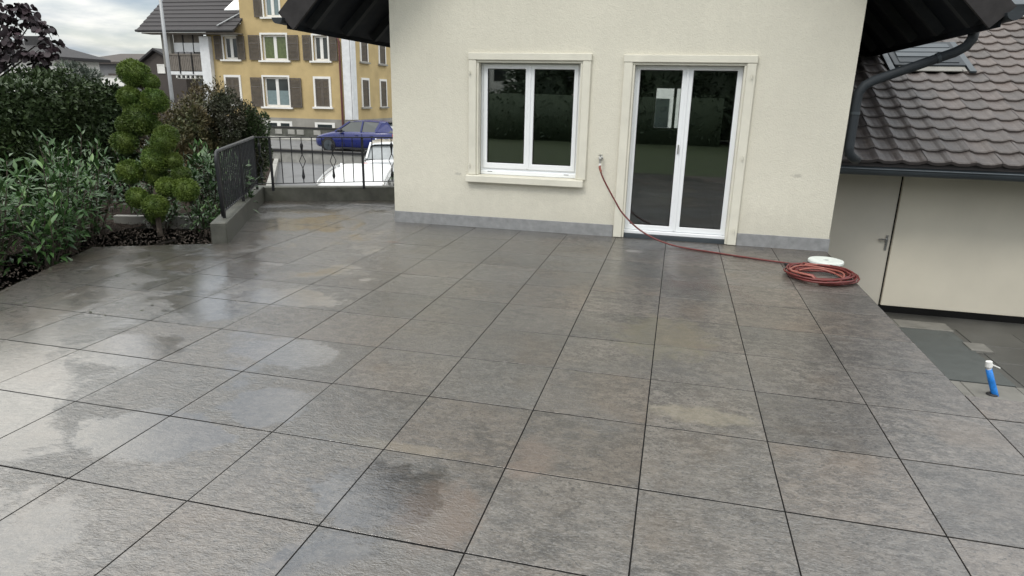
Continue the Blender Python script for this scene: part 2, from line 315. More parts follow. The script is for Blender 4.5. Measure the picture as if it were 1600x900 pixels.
# ------------------------------------------------------------------ mesh helpers
class MB:
    def __init__(s): s.v = []; s.f = []
    def add(s, vs, fs):
        o = len(s.v); s.v += [tuple(map(float, q)) for q in vs]; s.f += [tuple(i + o for i in f) for f in fs]; return s
    def box(s, x0, x1, y0, y1, z0, z1):
        x0, x1 = min(x0, x1), max(x0, x1); y0, y1 = min(y0, y1), max(y0, y1); z0, z1 = min(z0, z1), max(z0, z1)
        return s.add([(x0, y0, z0), (x1, y0, z0), (x1, y1, z0), (x0, y1, z0), (x0, y0, z1), (x1, y0, z1), (x1, y1, z1), (x0, y1, z1)],
                     [(0, 3, 2, 1), (4, 5, 6, 7), (0, 1, 5, 4), (1, 2, 6, 5), (2, 3, 7, 6), (3, 0, 4, 7)])
    def beam(s, a, b, wd, h, up=(0, 0, 1)):
        a = Vector(a); b = Vector(b); d = (b - a).normalized(); up = Vector(up)
        if abs(d.dot(up)) > .98: up = Vector((1, 0, 0))
        r = d.cross(up).normalized(); u = r.cross(d)
        q = [p + r * sx * wd / 2 + u * sz * h / 2 for p in (a, b) for sx, sz in ((-1, -1), (1, -1), (1, 1), (-1, 1))]
        return s.add(q, [(0, 1, 2, 3), (7, 6, 5, 4), (0, 4, 5, 1), (1, 5, 6, 2), (2, 6, 7, 3), (3, 7, 4, 0)])
    def tube(s, pts, rad, n=10, closed=False, caps=True):
        pts = [Vector(p) for p in pts]; m = len(pts); rads = rad if hasattr(rad, '__len__') else [rad] * m
        up = Vector((0, 0, 1)); rings = []; o = len(s.v); prev = None
        for i, p in enumerate(pts):
            if closed: d = pts[(i + 1) % m] - pts[i - 1]
            else: d = pts[min(i + 1, m - 1)] - pts[max(i - 1, 0)]
            d = d.normalized() if d.length > 1e-9 else Vector((0, 0, 1))
            if prev is None: a = d.cross(up if abs(d.z) < .95 else Vector((1, 0, 0))).normalized()
            else:
                a = prev - d * prev.dot(d); a = a.normalized() if a.length > 1e-6 else d.orthogonal().normalized()
            prev = a; b = d.cross(a)
            for k in range(n):
                t = 2 * math.pi * k / n; s.v.append(tuple(p + (a * math.cos(t) + b * math.sin(t)) * rads[i]))
        for i in range(m if closed else m - 1):
            j = (i + 1) % m
            for k in range(n):
                k2 = (k + 1) % n; s.f.append((o + i * n + k, o + i * n + k2, o + j * n + k2, o + j * n + k))
        if caps and not closed:
            s.f.append(tuple(o + k for k in range(n))[::-1]); s.f.append(tuple(o + (m - 1) * n + k for k in range(n)))
        return s
    def lathe(s, prof, n=24, c=(0, 0, 0), axis='z'):
        o = len(s.v); m = len(prof)
        for r, h in prof:
            for k in range(n):
                t = 2 * math.pi * k / n; x, y = r * math.cos(t), r * math.sin(t)
                q = {'z': (x, y, h), 'y': (x, h, y), 'x': (h, x, y)}[axis]
                s.v.append((c[0] + q[0], c[1] + q[1], c[2] + q[2]))
        for i in range(m - 1):
            for k in range(n):
                k2 = (k + 1) % n; s.f.append((o + i * n + k, o + i * n + k2, o + (i + 1) * n + k2, o + (i + 1) * n + k))
        s.f.append(tuple(o + k for k in range(n))[::-1]); s.f.append(tuple(o + (m - 1) * n + k for k in range(n)))
        return s
    def prism(s, poly, a, b, axis='y'):
        n = len(poly); q = []
        for t in (a, b):
            for (p, r) in poly: q.append({'y': (p, t, r), 'x': (t, p, r), 'z': (p, r, t)}[axis])
        return s.add(q, [tuple(range(n)), tuple(range(2 * n - 1, n - 1, -1))] + [(i, i + n, (i + 1) % n + n, (i + 1) % n) for i in range(n)])
    def ring(s, outer, inner, y0, y1):
        """rectangular frame in the xz plane: outer/inner = (x0,x1,z0,z1)"""
        X0, X1, Z0, Z1 = outer; x0, x1, z0, z1 = inner
        q = []
        for y in (y0, y1):
            q += [(X0, y, Z0), (X1, y, Z0), (X1, y, Z1), (X0, y, Z1), (x0, y, z0), (x1, y, z0), (x1, y, z1), (x0, y, z1)]
        f = []
        for i in range(4):
            j = (i + 1) % 4
            f += [(i, j, 4 + j, 4 + i), (8 + j, 8 + i, 12 + i, 12 + j), (i, 8 + i, 8 + j, j), (4 + i, 4 + j, 12 + j, 12 + i)]
        return s.add(q, f)
def mesh_of(name, mb, mat, shift=(0, 0, 0), bevel=0, smooth=False, segs=1):
    me = bpy.data.meshes.new(name)
    sx, sy, sz = shift
    me.from_pydata([(x - sx, y - sy, z - sz) for x, y, z in mb.v], [], mb.f); me.update()
    bm = bmesh.new(); bm.from_mesh(me)
    bmesh.ops.recalc_face_normals(bm, faces=bm.faces)
    if bevel: bmesh.ops.bevel(bm, geom=list(bm.edges), offset=bevel, segments=segs, affect='EDGES', clamp_overlap=True, profile=.5)
    bm.to_mesh(me); bm.free()
    me.materials.append(mat)
    if smooth: me.polygons.foreach_set('use_smooth', [True] * len(me.polygons)); 
    return me
def link(name, me, parent=None, loc=(0, 0, 0), rot=(0, 0, 0), scale=(1, 1, 1)):
    o = bpy.data.objects.new(name, me); COL.objects.link(o)
    if parent is not None: o.parent = parent
    o.location = loc; o.rotation_euler = rot; o.scale = scale
    return o
ORG = {}
def thing(name, label, cat, loc=(0, 0, 0), rotz=0, group=None):
    o = bpy.data.objects.new(name, None); COL.objects.link(o); o.location = loc; o.rotation_euler = (0, 0, rotz); o.empty_display_size = .1
    o['label'] = label; o['category'] = cat
    if group: o['group'] = group
    ORG[o.name] = tuple(loc); return o
def tag(o, label, cat, group=None):
    o['label'] = label; o['category'] = cat
    if group: o['group'] = group
    return o
def part(name, mb, mat, parent, bevel=0, smooth=False, local=False, label=None, kind=None, segs=1):
    """mesh in world coordinates (local=True: in the thing's own coordinates) as child of parent"""
    root = parent
    while root.parent: root = root.parent
    sh = (0, 0, 0) if local else ORG.get(root.name, (0, 0, 0))
    o = link(name, mesh_of(name, mb, mat, sh, bevel, smooth, segs), parent)
    if label: o['label'] = label
    if kind: o['kind'] = kind
    return o
def struct(name, mb, mat, bevel=0, smooth=False):
    o = link(name, mesh_of(name, mb, mat, (0, 0, 0), bevel, smooth)); o['kind'] = 'structure'; return o

# leaves -------------------------------------------------------------
def unit(a): return a / np.maximum(np.linalg.norm(a, axis=1, keepdims=True), 1e-9)
def leaf_mesh(name, P, D, Ln, Wd, mat, up=None, fold=.25, core=None, droop=0.0, shape='leaf'):
    """many small folded leaves: P base points, D directions, Ln lengths, Wd widths"""
    n = len(P); D = unit(D)
    if up is None: up = RNG.normal(size=(n, 3)) + np.array([0, 0, 1.2])
    S = unit(np.cross(D, up)); Nn = unit(np.cross(S, D))
    Ln = np.broadcast_to(np.asarray(Ln, float), (n,))[:, None]; Wd = np.broadcast_to(np.asarray(Wd, float), (n,))[:, None]
    if shape == 'round':
        prof = [(0.05, 0), (.12, .42), (.45, .52), (.78, .34), (1, 0), (.78, -.34), (.45, -.52), (.12, -.42)]
        V = np.stack([P + D * Ln * a + S * Wd * b + Nn * Wd * (abs(b) * fold) for a, b in prof], 1)
        k = 8; F = np.array([[0, 1, 2, 3], [0, 3, 4, 5], [0, 5, 6, 7]])
    else:
        q = [P, P + D * Ln * .45 + S * Wd * .5 + Nn * Wd * fold, P + D * Ln - Nn * Ln * droop, P + D * Ln * .45 - S * Wd * .5 + Nn * Wd * fold, P + D * Ln * .5]
        V = np.stack(q, 1); k = 5; F = np.array([[0, 4, 1, 1], [0, 3, 4, 4], [4, 2, 1, 1], [3, 2, 4, 4]])[:, :3]
    verts = V.reshape(-1, 3); faces = (F[None] + (np.arange(n) * k)[:, None, None]).reshape(-1, F.shape[1])
    extra_v = []; extra_f = []
    if core is not None: extra_v = core.v; extra_f = core.f
    me = bpy.data.meshes.new(name)
    nv = len(verts); ne = len(extra_v); fl = F.shape[1]
    allv = np.vstack([verts, np.array(extra_v, float).reshape(-1, 3)]) if ne else verts
    me.vertices.add(nv + ne); me.vertices.foreach_set('co', allv.astype(np.float32).ravel())
    loops = list(faces.ravel()); starts = list(range(0, len(faces) * fl, fl)); tot = [fl] * len(faces)
    p = len(loops)
    for f in extra_f: loops += [i + nv for i in f]; starts.append(p); tot.append(len(f)); p += len(f)
    me.loops.add(len(loops)); me.loops.foreach_set('vertex_index', np.array(loops, np.int32))
    me.polygons.add(len(starts)); me.polygons.foreach_set('loop_start', np.array(starts, np.int32)); me.polygons.foreach_set('loop_total', np.array(tot, np.int32))
    me.materials.append(mat); me.update(calc_edges=True); me.validate()
    return me
def blob_core(c, r, seed=0, n=10, m=7):
    mb = MB(); rr = random.Random(seed); vs = []
    for i in range(m + 1):
        ph = math.pi * i / m
        for k in range(n):
            t = 2 * math.pi * k / n; j = .8 + .3 * rr.random()
            vs.append((c[0] + r[0] * j * math.sin(ph) * math.cos(t), c[1] + r[1] * j * math.sin(ph) * math.sin(t), c[2] + r[2] * j * math.cos(ph)))
    fs = [(i * n + k, i * n + (k + 1) % n, (i + 1) * n + (k + 1) % n, (i + 1) * n + k) for i in range(m) for k in range(n)]
    return mb.add(vs, fs)
def shrub_points(n, c, r, clumps=14, spread=.45, seed=0, shell=.45):
    """points in uneven clumps through an ellipsoid; returns points and outward directions"""
    g = np.random.default_rng(seed)
    cc = unit(g.normal(size=(clumps, 3))) * (g.uniform(.35, 1, (clumps, 1)) ** .6) * (1 - spread * .55)
    cr = spread * g.uniform(.6, 1.25, clumps)
    i = g.integers(0, clumps, n); d = unit(g.normal(size=(n, 3))); rad = g.uniform(shell, 1, (n, 1)) ** .5
    p = cc[i] + d * rad * cr[i][:, None]
    out = unit(d + p * .6)
    return p * np.array(r) + np.array(c), out

# ================================================================== ground and terrace
def gz_drive(y):
    return float(np.interp(y, [-50, 7.4, 12.3, 22, 29, 34, 400], [-1.72, -1.72, -1.42, -1.12, -1.06, -.92, -.9]))
def gz_garden(y): return float(np.interp(y, [-50, 5.4, 8.2, 12, 22, 400], [-.05, -.05, -.35, -.95, -1.02, -.92]))
def xb(y): return -4.15 - (max(y, 7.0) - 7.0) * .62          # edge between garden and driveway
def grid(xs, ys, zf, mat, name, jit=0.0):
    mb = MB(); nx = len(xs)
    rr = random.Random(3)
    mb.v = [(x if not callable(x) else x(y), y, zf(x if not callable(x) else x(y), y) + rr.uniform(-jit, jit)) for y in ys for x in xs]
    mb.f = [(j * nx + i, j * nx + i + 1, (j + 1) * nx + i + 1, (j + 1) * nx + i) for j in range(len(ys) - 1) for i in range(nx - 1)]
    return struct(name, mb, mat, smooth=True)
struct('ground', MB().box(-2500, 2500, -2500, 2500, -2.9, -2.6), M['lawn'])
# driveway and street: one sheet from the terrace to the houses
ys = [6.5, 7.4, 8, 9, 11, 12.3, 13, 15, 17, 19, 21, 22, 25, 29, 31.6]
xs = [(lambda y, k=k: xb(y) + (8 - xb(y)) * k / 14) for k in range(15)]
grid(xs, ys, lambda x, y: gz_drive(y), M['asphalt'], 'driveway')
mb = MB(); mb.add([(-70, 21.9, -1.125), (40, 21.9, -1.125), (40, 31.7, -1.03), (-70, 31.7, -1.03)], [(0, 1, 2, 3)])
struct('road', mb, M['asphalt'])
mb = MB(); mb.box(-70, 40, 31.7, 33.3, -1.6, -.90); struct('pavement', mb, M['concretelight'], bevel=.02)
mb = MB(); mb.box(-70, 40, 33.3, 60, -1.6, -.93); struct('forecourt', mb, M['asphalt'])
# garden earth left of the driveway
ys = list(np.arange(-2, 24.1, .5))
xs = [(lambda y, k=k: -60 + (min(xb(y), -1.6 if y < 4 else xb(y)) + 60) * (1 - (1 - k / 40) ** 2.2)) for k in range(41)]
grid(xs, ys, lambda x, y: gz_garden(y), M['soil'], 'garden_soil', .012)
mb = MB()
for y0 in np.arange(7, 23.5, 1.0):
    y1 = y0 + .985
    a, b = (xb(y0), y0), (xb(y1), y1); zt0, zt1 = gz_garden(y0) + .05, gz_garden(y1) + .05
    zb = -2.0
    mb.add([(a[0] - .05, a[1], zb), (a[0] + .10, a[1] + .06, zb), (b[0] + .10, b[1] + .06, zb), (b[0] - .05, b[1], zb),
            (a[0] - .05, a[1], zt0), (a[0] + .10, a[1] + .06, zt0), (b[0] + .10, b[1] + .06, zt1), (b[0] - .05, b[1], zt1)],
           [(0, 3, 2, 1), (4, 5, 6, 7), (0, 1, 5, 4), (1, 2, 6, 5), (2, 3, 7, 6), (3, 0, 4, 7)])
struct('driveway_kerb', mb, M['concretelight'])
# lawn where the photographer stands
struct('lawn', MB().box(-60, 60, -60, -1.25, -.6, -.06), M['lawn'])

# parapet frame: d runs away from the camera, e runs to the house
Ri = Vector((-3.70, 6.92)); dP = Vector((-.452, .892)); nP = Vector((.892, .452)); eP = Vector((.9206, .3906)); fP = Vector((-.3906, .9206))
Fi = Ri - dP * 3.08; Ei = Ri + eP * 2.92                     # inner front corner, meeting with the house wall
OUT = [(-1.52, -1.2), (7.6, -1.2), (7.6, 2.10), (4.2, 2.10), (4.2, 6.03), (-1.13, 6.03), (-1.13, Ei.y), (Ri.x, Ri.y), (Fi.x, Fi.y), (Fi.x - .16 * nP.x, Fi.y - .16 * nP.y), (-3.51, 3.56), (-2.88, 2.04)]
mb = MB(); mb.prism(OUT, -2.3, -.0022, 'z'); terrace = struct('terrace', mb, M['base'])
def clip(poly, x0, x1, y0, y1):
    def cut(p, f, inter):
        o = []
        for i in range(len(p)):
            a, b = p[i - 1], p[i]
            if f(b):
                if not f(a): o.append(inter(a, b))
                o.append(b)
            elif f(a): o.append(inter(a, b))
        return o
    lx = lambda X: (lambda a, b: (X, a[1] + (b[1] - a[1]) * (X - a[0]) / (b[0] - a[0])))
    ly = lambda Y: (lambda a, b: (a[0] + (b[0] - a[0]) * (Y - a[1]) / (b[1] - a[1]), Y))
    for f, it in ((lambda p: p[0] >= x0, lx(x0)), (lambda p: p[0] <= x1, lx(x1)), (lambda p: p[1] >= y0, ly(y0)), (lambda p: p[1] <= y1, ly(y1))):
        poly = cut(poly, f, it)
        if len(poly) < 3: return []
    return poly
def area(p): return .5 * sum(p[i - 1][0] * p[i][1] - p[i][0] * p[i - 1][1] for i in range(len(p)))
def chamfer_prism(poly, z0, z1, ch=.0007):
    if area(poly) < 0: poly = poly[::-1]
    n = len(poly); cx = sum(p[0] for p in poly) / n; cy = sum(p[1] for p in poly) / n
    ins = []
    for x, y in poly:
        d = math.hypot(x - cx, y - cy); k = max(0, 1 - ch * 1.35 / max(d, .01)); ins.append((cx + (x - cx) * k, cy + (y - cy) * k))
    mb = MB(); mb.v = [(x, y, z0) for x, y in poly] + [(x, y, z1 - ch) for x, y in poly] + [(x, y, z1) for x, y in ins]
    mb.f = [tuple(range(2 * n, 3 * n))] + [(i, (i + 1) % n, n + (i + 1) % n, n + i) for i in range(n)] + [(n + i, n + (i + 1) % n, 2 * n + (i + 1) % n, 2 * n + i) for i in range(n)]
    return mb
J, JY = .0031, .0048
sq = [(-.3 + J, -.3 + JY), (.3 - J, -.3 + JY), (.3 - J, .3 - JY), (-.3 + J, .3 - JY)]
full = mesh_of('tile', chamfer_prism(sq, -.022, 0), M['tile'])
rt = random.Random(11)
for i in range(-8, 13):
    for j in range(-2, 15):
        x0, x1, y0, y1 = i * .6, i * .6 + .6, j * .6, j * .6 + .6
        p = clip(OUT, x0 + J, x1 - J, y0 + JY, y1 - JY)
        if len(p) < 3: continue
        q = []
        for a in p:
            if not q or math.hypot(a[0] - q[-1][0], a[1] - q[-1][1]) > 1e-4: q.append(a)
        if len(q) > 2 and math.hypot(q[0][0] - q[-1][0], q[0][1] - q[-1][1]) < 1e-4: q.pop()
        ar = abs(area(q))
        if ar < .0008: continue
        cx, cy = x0 + .3, y0 + .3
        tilt = (R(rt.uniform(-.11, .11)), R(rt.uniform(-.11, .11)), 0); zz = rt.uniform(-.0004, .0006)
        if ar > .3505: me = full
        else: me = mesh_of('tile', chamfer_prism([(a - cx, b - cy) for a, b in q], -.022, 0), M['tile'])
        link('tile', me, terrace, (cx, cy, zz), tilt)

# parapet: low wall round the corner of the terrace
t = thing('parapet', 'low mossy concrete kerb wall around the far left corner of the terrace', 'low wall', (Ri.x, Ri.y, 0))
def v2(p, z): return (p.x, p.y, z)
th = .17
Oc = Ri - nP * th + (dP * th) * 1.0
a0, a1 = Fi, Ri; b0, b1 = Fi - nP * th, Ri - nP * th + dP * (th + .03)
mb = MB(); mb.prism([(Fi.x, Fi.y), (Ri.x, Ri.y), (b1.x, b1.y), (b0.x, b0.y)], -2.2, .235, 'z')
part('side_wall', mb, M['concrete'], t, bevel=.012)
c0 = Ri + eP * .003; c1 = Ei
mb = MB(); mb.prism([(c0.x, c0.y), (c1.x, c1.y), (c1.x + fP.x * th, c1.y + fP.y * th), (b1.x + .003, b1.y)], -2.2, .215, 'z')
part('back_wall', mb, M['concrete'], t, bevel=.012)

# railing
t = thing('railing', 'black wrought iron railing with diamond ornaments standing on the low concrete wall', 'railing', (-3.52, 6.62, .2))
S0 = Vector((-2.483, 4.363)); S1 = Vector((-3.56, 6.57)); B1 = Vector((-1.45, 7.93)); Bd = (B1 - S1).normalized(); Sd = (S1 - S0).normalized()
ZT, ZB, ZL = .985, .235, .31
mb = MB(); h0 = S0 - Sd * .06
mb.tube([v2(S0, .26), v2(S0 - Sd * .03, .60), v2(h0, .84), v2(h0 + Sd * .0, .93), v2(h0 + Sd * .04, .972), v2(h0 + Sd * .11, ZT), v2(S0 + Sd * 1.2, ZT), v2(S1, ZT)], .021, 8)
part('handrail', mb, M['rail'], t, smooth=True)
mb = MB(); mb.beam(v2(S1 - Bd * .015, ZT), v2(B1, ZT), .042, .014); part('handrail', mb, M['rail'], t)
mb = MB(); mb.beam(v2(S0, ZL), v2(S1, ZL), .025, .010); part('lower_rail', mb, M['rail'], t)
mb = MB(); mb.beam(v2(S1, ZL), v2(B1, ZL), .025, .010); part('lower_rail', mb, M['rail'], t)
for k in (.02, .52, .985):
    p = S0 + (S1 - S0) * k; mb = MB(); mb.box(p.x - .014, p.x + .014, p.y - .014, p.y + .014, .20, ZT); part('post', mb, M['rail'], t)
nb = 23
for k in range(1, nb):
    p = S0 + (S1 - S0) * k / nb
    mb = MB(); mb.beam(v2(p, ZL), v2(p, ZT), .014, .014, (Sd.x, Sd.y, 0)); part('bar', mb, M['rail'], t)
def ornament(p):
    mb = MB(); q = lambda s, z: (p.x + Bd.x * s, p.y + Bd.y * s, z)
    g = .043
    mb.beam(q(0, ZL), q(0, .40), .013, .013, (Bd.x, Bd.y, 0))
    mb.lathe([(.006, .36), (.020, .385), (.024, .41), (.016, .46), (.007, .54)], 8, (p.x, p.y, 0))
    for s in (-1, 1): mb.tube([q(0, .53), q(s * .012, .56), q(s * g, .635), q(s * .012, .71), q(0, .74)], .0065, 6)
    mb.lathe([(.007, .73), (.016, .81), (.024, .86), (.020, .885), (.006, .91)], 8, (p.x, p.y, 0))
    mb.beam(q(0, .74), q(0, .76), .013, .013, (Bd.x, Bd.y, 0)); mb.beam(q(0, .90), q(0, ZT), .013, .013, (Bd.x, Bd.y, 0))
    return mb
Lb = (B1 - S1).length; stp = .148
pat = ['o', 'p', 'b', 'b', 'o', 'b', 'b', 'o', 'b', 'b', 'p', 'b', 'b', 'o', 'b', 'b', 'o']
for k, c in enumerate(pat):
    p = S1 + Bd * (.07 + stp * k)
    if (p - S1).length > Lb: break
    mb = MB()
    if c == 'o': mb = ornament(p); nm = 'ornament'
    elif c == 'p': mb.box(p.x - .014, p.x + .014, p.y - .014, p.y + .014, .20, ZT); nm = 'post'
    else: mb.beam(v2(p, ZL), v2(p, ZT), .014, .014, (Bd.x, Bd.y, 0)); nm = 'bar'
    part(nm, mb, M['rail'], t)

# ================================================================== the house on the terrace
HX0, HX1, HY, HY1 = -1.13, 4.205, 6.03, 12.6
house = thing('rendered_house', 'cream rendered house with white window and glass double door beside the wet terrace', 'house', (1.55, 6.03, 0))
EX, EZ, SL = 1.0, 2.40, 1.0            # eave overhang, height of the eave underside, roof slope
RX = (HX0 + HX1) / 2
def zr(x): return EZ + SL * (min(x - (HX0 - EX), (HX1 + EX) - x))
T = .28
mb = MB()
WX0, WX1, WZ0, WZ1 = -.005, 1.285, .675, 2.045
DX0, DX1, DZ1 = 1.86, 3.10, 2.035
for x0, x1, z0, z1 in ((HX0, WX0, -2.2, 2.6), (WX0, WX1, -2.2, WZ0), (WX0, WX1, WZ1, 2.6), (WX1, DX0, -2.2, 2.6), (DX0, DX1, -2.2, -.03), (DX0, DX1, DZ1, 2.6), (DX1, HX1, -2.2, 2.6)):
    mb.box(x0, x1, HY, HY + T, z0, z1)
mb.prism([(HX0, 2.6), (HX1, 2.6), (HX1, zr(HX1)), (RX, zr(RX)), (HX0, zr(HX0))], HY, HY + T, 'y')
part('front_wall', mb, M['stucco'], house)
mb = MB(); mb.box(HX0, HX0 + T, HY + T + .001, HY1 - T, -2.2, zr(HX0) + .0); part('side_wall', mb, M['stucco'], house)
mb = MB(); mb.box(HX1 - T, HX1, HY + T + .001, HY1 - T, -2.2, zr(HX1) + .0); part('side_wall', mb, M['stucco'], house)
mb = MB(); bx0, bx1, bz0, bz1 = 1.86, 2.50, 1.02, 1.92
for x0, x1, z0, z1 in ((HX0, bx0, -2.2, 2.6), (bx0, bx1, -2.2, bz0), (bx0, bx1, bz1, 2.6), (bx1, HX1, -2.2, 2.6)): mb.box(x0, x1, HY1 - T + .001, HY1, z0, z1)
mb.prism([(HX0, 2.6), (HX1, 2.6), (HX1, zr(HX1)), (RX, zr(RX)), (HX0, zr(HX0))], HY1 - T + .001, HY1, 'y')
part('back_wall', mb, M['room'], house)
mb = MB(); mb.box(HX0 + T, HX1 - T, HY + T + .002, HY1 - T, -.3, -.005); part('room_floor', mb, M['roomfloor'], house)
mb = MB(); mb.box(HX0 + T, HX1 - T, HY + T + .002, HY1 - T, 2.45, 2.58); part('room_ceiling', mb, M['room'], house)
mb = MB(); mb.box(1.42, 1.52, HY + T + .002, 9.6, 0, 2.44); part('room_partition', mb, M['room'], house)
mb = MB(); mb.ring((bx0, bx1, bz0, bz1), (bx0 + .06, bx1 - .06, bz0 + .06, bz1 - .06), HY1 - T + .05, HY1 - T + .12); mb.box(2.27, 2.33, HY1 - T + .05, HY1 - T + .12, bz0 + .06, bz1 - .06)
part('back_window_frame', mb, M['pvc'], house)
for x0, x1 in ((HX0 - .002, 1.752), (3.205, HX1 + .012)):
    mb = MB(); mb.box(x0, x1, HY - .013, HY + .001, -.02, .146); part('plinth', mb, M['plinth'], house, bevel=.003)

def surround(x0, x1, z0, z1, par, wd=.098, legs_to=None):
    zb = z0 if legs_to is None else legs_to
    y0, y1 = HY - .034, HY + .001
    g = .0015
    for nm, bx in (('surround', (x0 - wd, x0, zb, z1 - g)), ('surround', (x1, x1 + wd, zb, z1 - g)), ('lintel', (x0 - wd - .006, x1 + wd + .006, z1, z1 + .082))):
        mb = MB(); mb.box(bx[0], bx[1], y0 - (.004 if nm == 'lintel' else 0), y1, bx[2], bx[3]); part(nm, mb, M['surround'], par, bevel=.006)
    mb = MB()   # inner step and reveal lining
    iy0, iy1 = HY - .014, HY + .10
    mb.box(x0 - .001, x0 + .026, iy0, iy1, zb, z1 - .028); mb.box(x1 - .026, x1 + .001, iy0, iy1, zb, z1 - .028); mb.box(x0 - .001, x1 + .001, iy0, iy1, z1 - .027, z1 + .001)
    part('reveal', mb, M['surround'], par, bevel=.004)
def hinge(x, z, par):
    mb = MB(); mb.lathe([(.0075, z - .028), (.0075, z + .022)], 10, (x, HY - .055, 0)); mb.box(x - .006, x + .006, HY - .055, HY - .03, z - .022, z - .008)
    part('hinge_pin', mb, M['surround'], par)
FY = HY + .10                       # plane of the white frames
win = link('window', mesh_of('window', MB().ring((WX0 + .027, WX1 - .027, WZ0 + .02, WZ1 - .03), (WX0 + .075, WX1 - .075, WZ0 + .085, WZ1 - .075), FY, FY + .07), M['pvc'], ORG[house.name], .003), house)
surround(WX0, WX1, WZ0, WZ1, win)
mb = MB(); mb.box(-.128, 1.362, HY - .078, HY + .10, .585, .672); part('sill', mb, M['surround'], win, bevel=.008)
mb = MB(); mb.box(WX0 + .03, WX1 - .03, FY - .022, FY + .001, .677, .728); part('frame_sill', mb, M['pvc'], win, bevel=.006)
mb = MB(); mb.box(1.10, 1.16, FY - .024, FY - .02, .712, .718); mb.box(.12, .18, FY - .024, FY - .02, .712, .718); part('drain_slot', mb, M['seal'], win)
zs0, zs1 = .755, 2.005
for (a, b) in ((.055, .636), (.640, 1.228)):
    ga, gb = a + .052, b - .052
    mb = MB(); mb.ring((a, b, zs0, zs1), (ga, gb, zs0 + .068, zs1 - .052), FY - .016, FY + .05); part('sash', mb, M['pvc'], win, bevel=.005)
    mb = MB(); mb.ring((ga + .0005, gb - .0005, zs0 + .0685, zs1 - .0525), (ga + .006, gb - .006, zs0 + .0745, zs1 - .0585), FY - .006, FY + .02); part('seal', mb, M['seal'], win)
    mb = MB(); mb.box(ga + .003, gb - .003, FY + .004, FY + .028, zs0 + .071, zs1 - .055); part('pane', mb, M['glass'], win)
mb = MB(); mb.box(.622, .652, FY - .026, FY - .0165, zs0 + .01, zs1 - .01); part('cover_strip', mb, M['pvc'], win, bevel=.004)
for z in (1.905, .80): hinge(-.085, z, win)
# glass double door
door = link('glass_door', mesh_of('glass_door', MB().ring((DX0 + .004, DX1 - .004, .045, DZ1 - .005), (DX0 + .055, DX1 - .055, .10, DZ1 - .05), FY, FY + .07), M['pvc'], ORG[house.name], .003), house)
surround(DX0, DX1, 0, DZ1, door, .10, .002)
mb = MB(); mb.box(DX0 + .004, DX1 - .004, FY - .05, FY + .001, .046, .088); part('threshold', mb, M['pvc'], door, bevel=.005)
mb = MB(); mb.box(DX0, DX1, HY + .02, FY + .1, -.029, .043); part('door_step', mb, M['darksteel'], door)
zs0, zs1 = .092, 2.005
for (a, b) in ((DX0 + .025, 2.478), (2.482, DX1 - .025)):
    ga, gb = a + .058, b - .058
    mb = MB(); mb.ring((a, b, zs0, zs1), (ga, gb, zs0 + .062, zs1 - .045), FY - .016, FY + .05); part('sash', mb, M['pvc'], door, bevel=.005)
    mb = MB(); mb.ring((ga + .0005, gb - .0005, zs0 + .0625, zs1 - .0455), (ga + .006, gb - .006, zs0 + .0685, zs1 - .0515), FY - .006, FY + .02); part('seal', mb, M['seal'], door)
    mb = MB(); mb.box(ga + .003, gb - .003, FY + .004, FY + .028, zs0 + .065, zs1 - .048); part('pane', mb, M['glass'], door)
mb = MB(); mb.box(2.464, 2.496, FY - .026, FY - .0165, zs0 + .01, zs1 - .01); part('cover_strip', mb, M['pvc'], door, bevel=.004)
mb = MB(); mb.box(2.436, 2.452, FY - .024, FY - .0165, 1.02, 1.13); mb.box(2.439, 2.449, FY - .045, FY - .024, 1.03, 1.12); part('handle', mb, M['metal'], door, bevel=.003)
for z in (1.90, 1.02, .18): hinge(DX1 + .06, z, door)

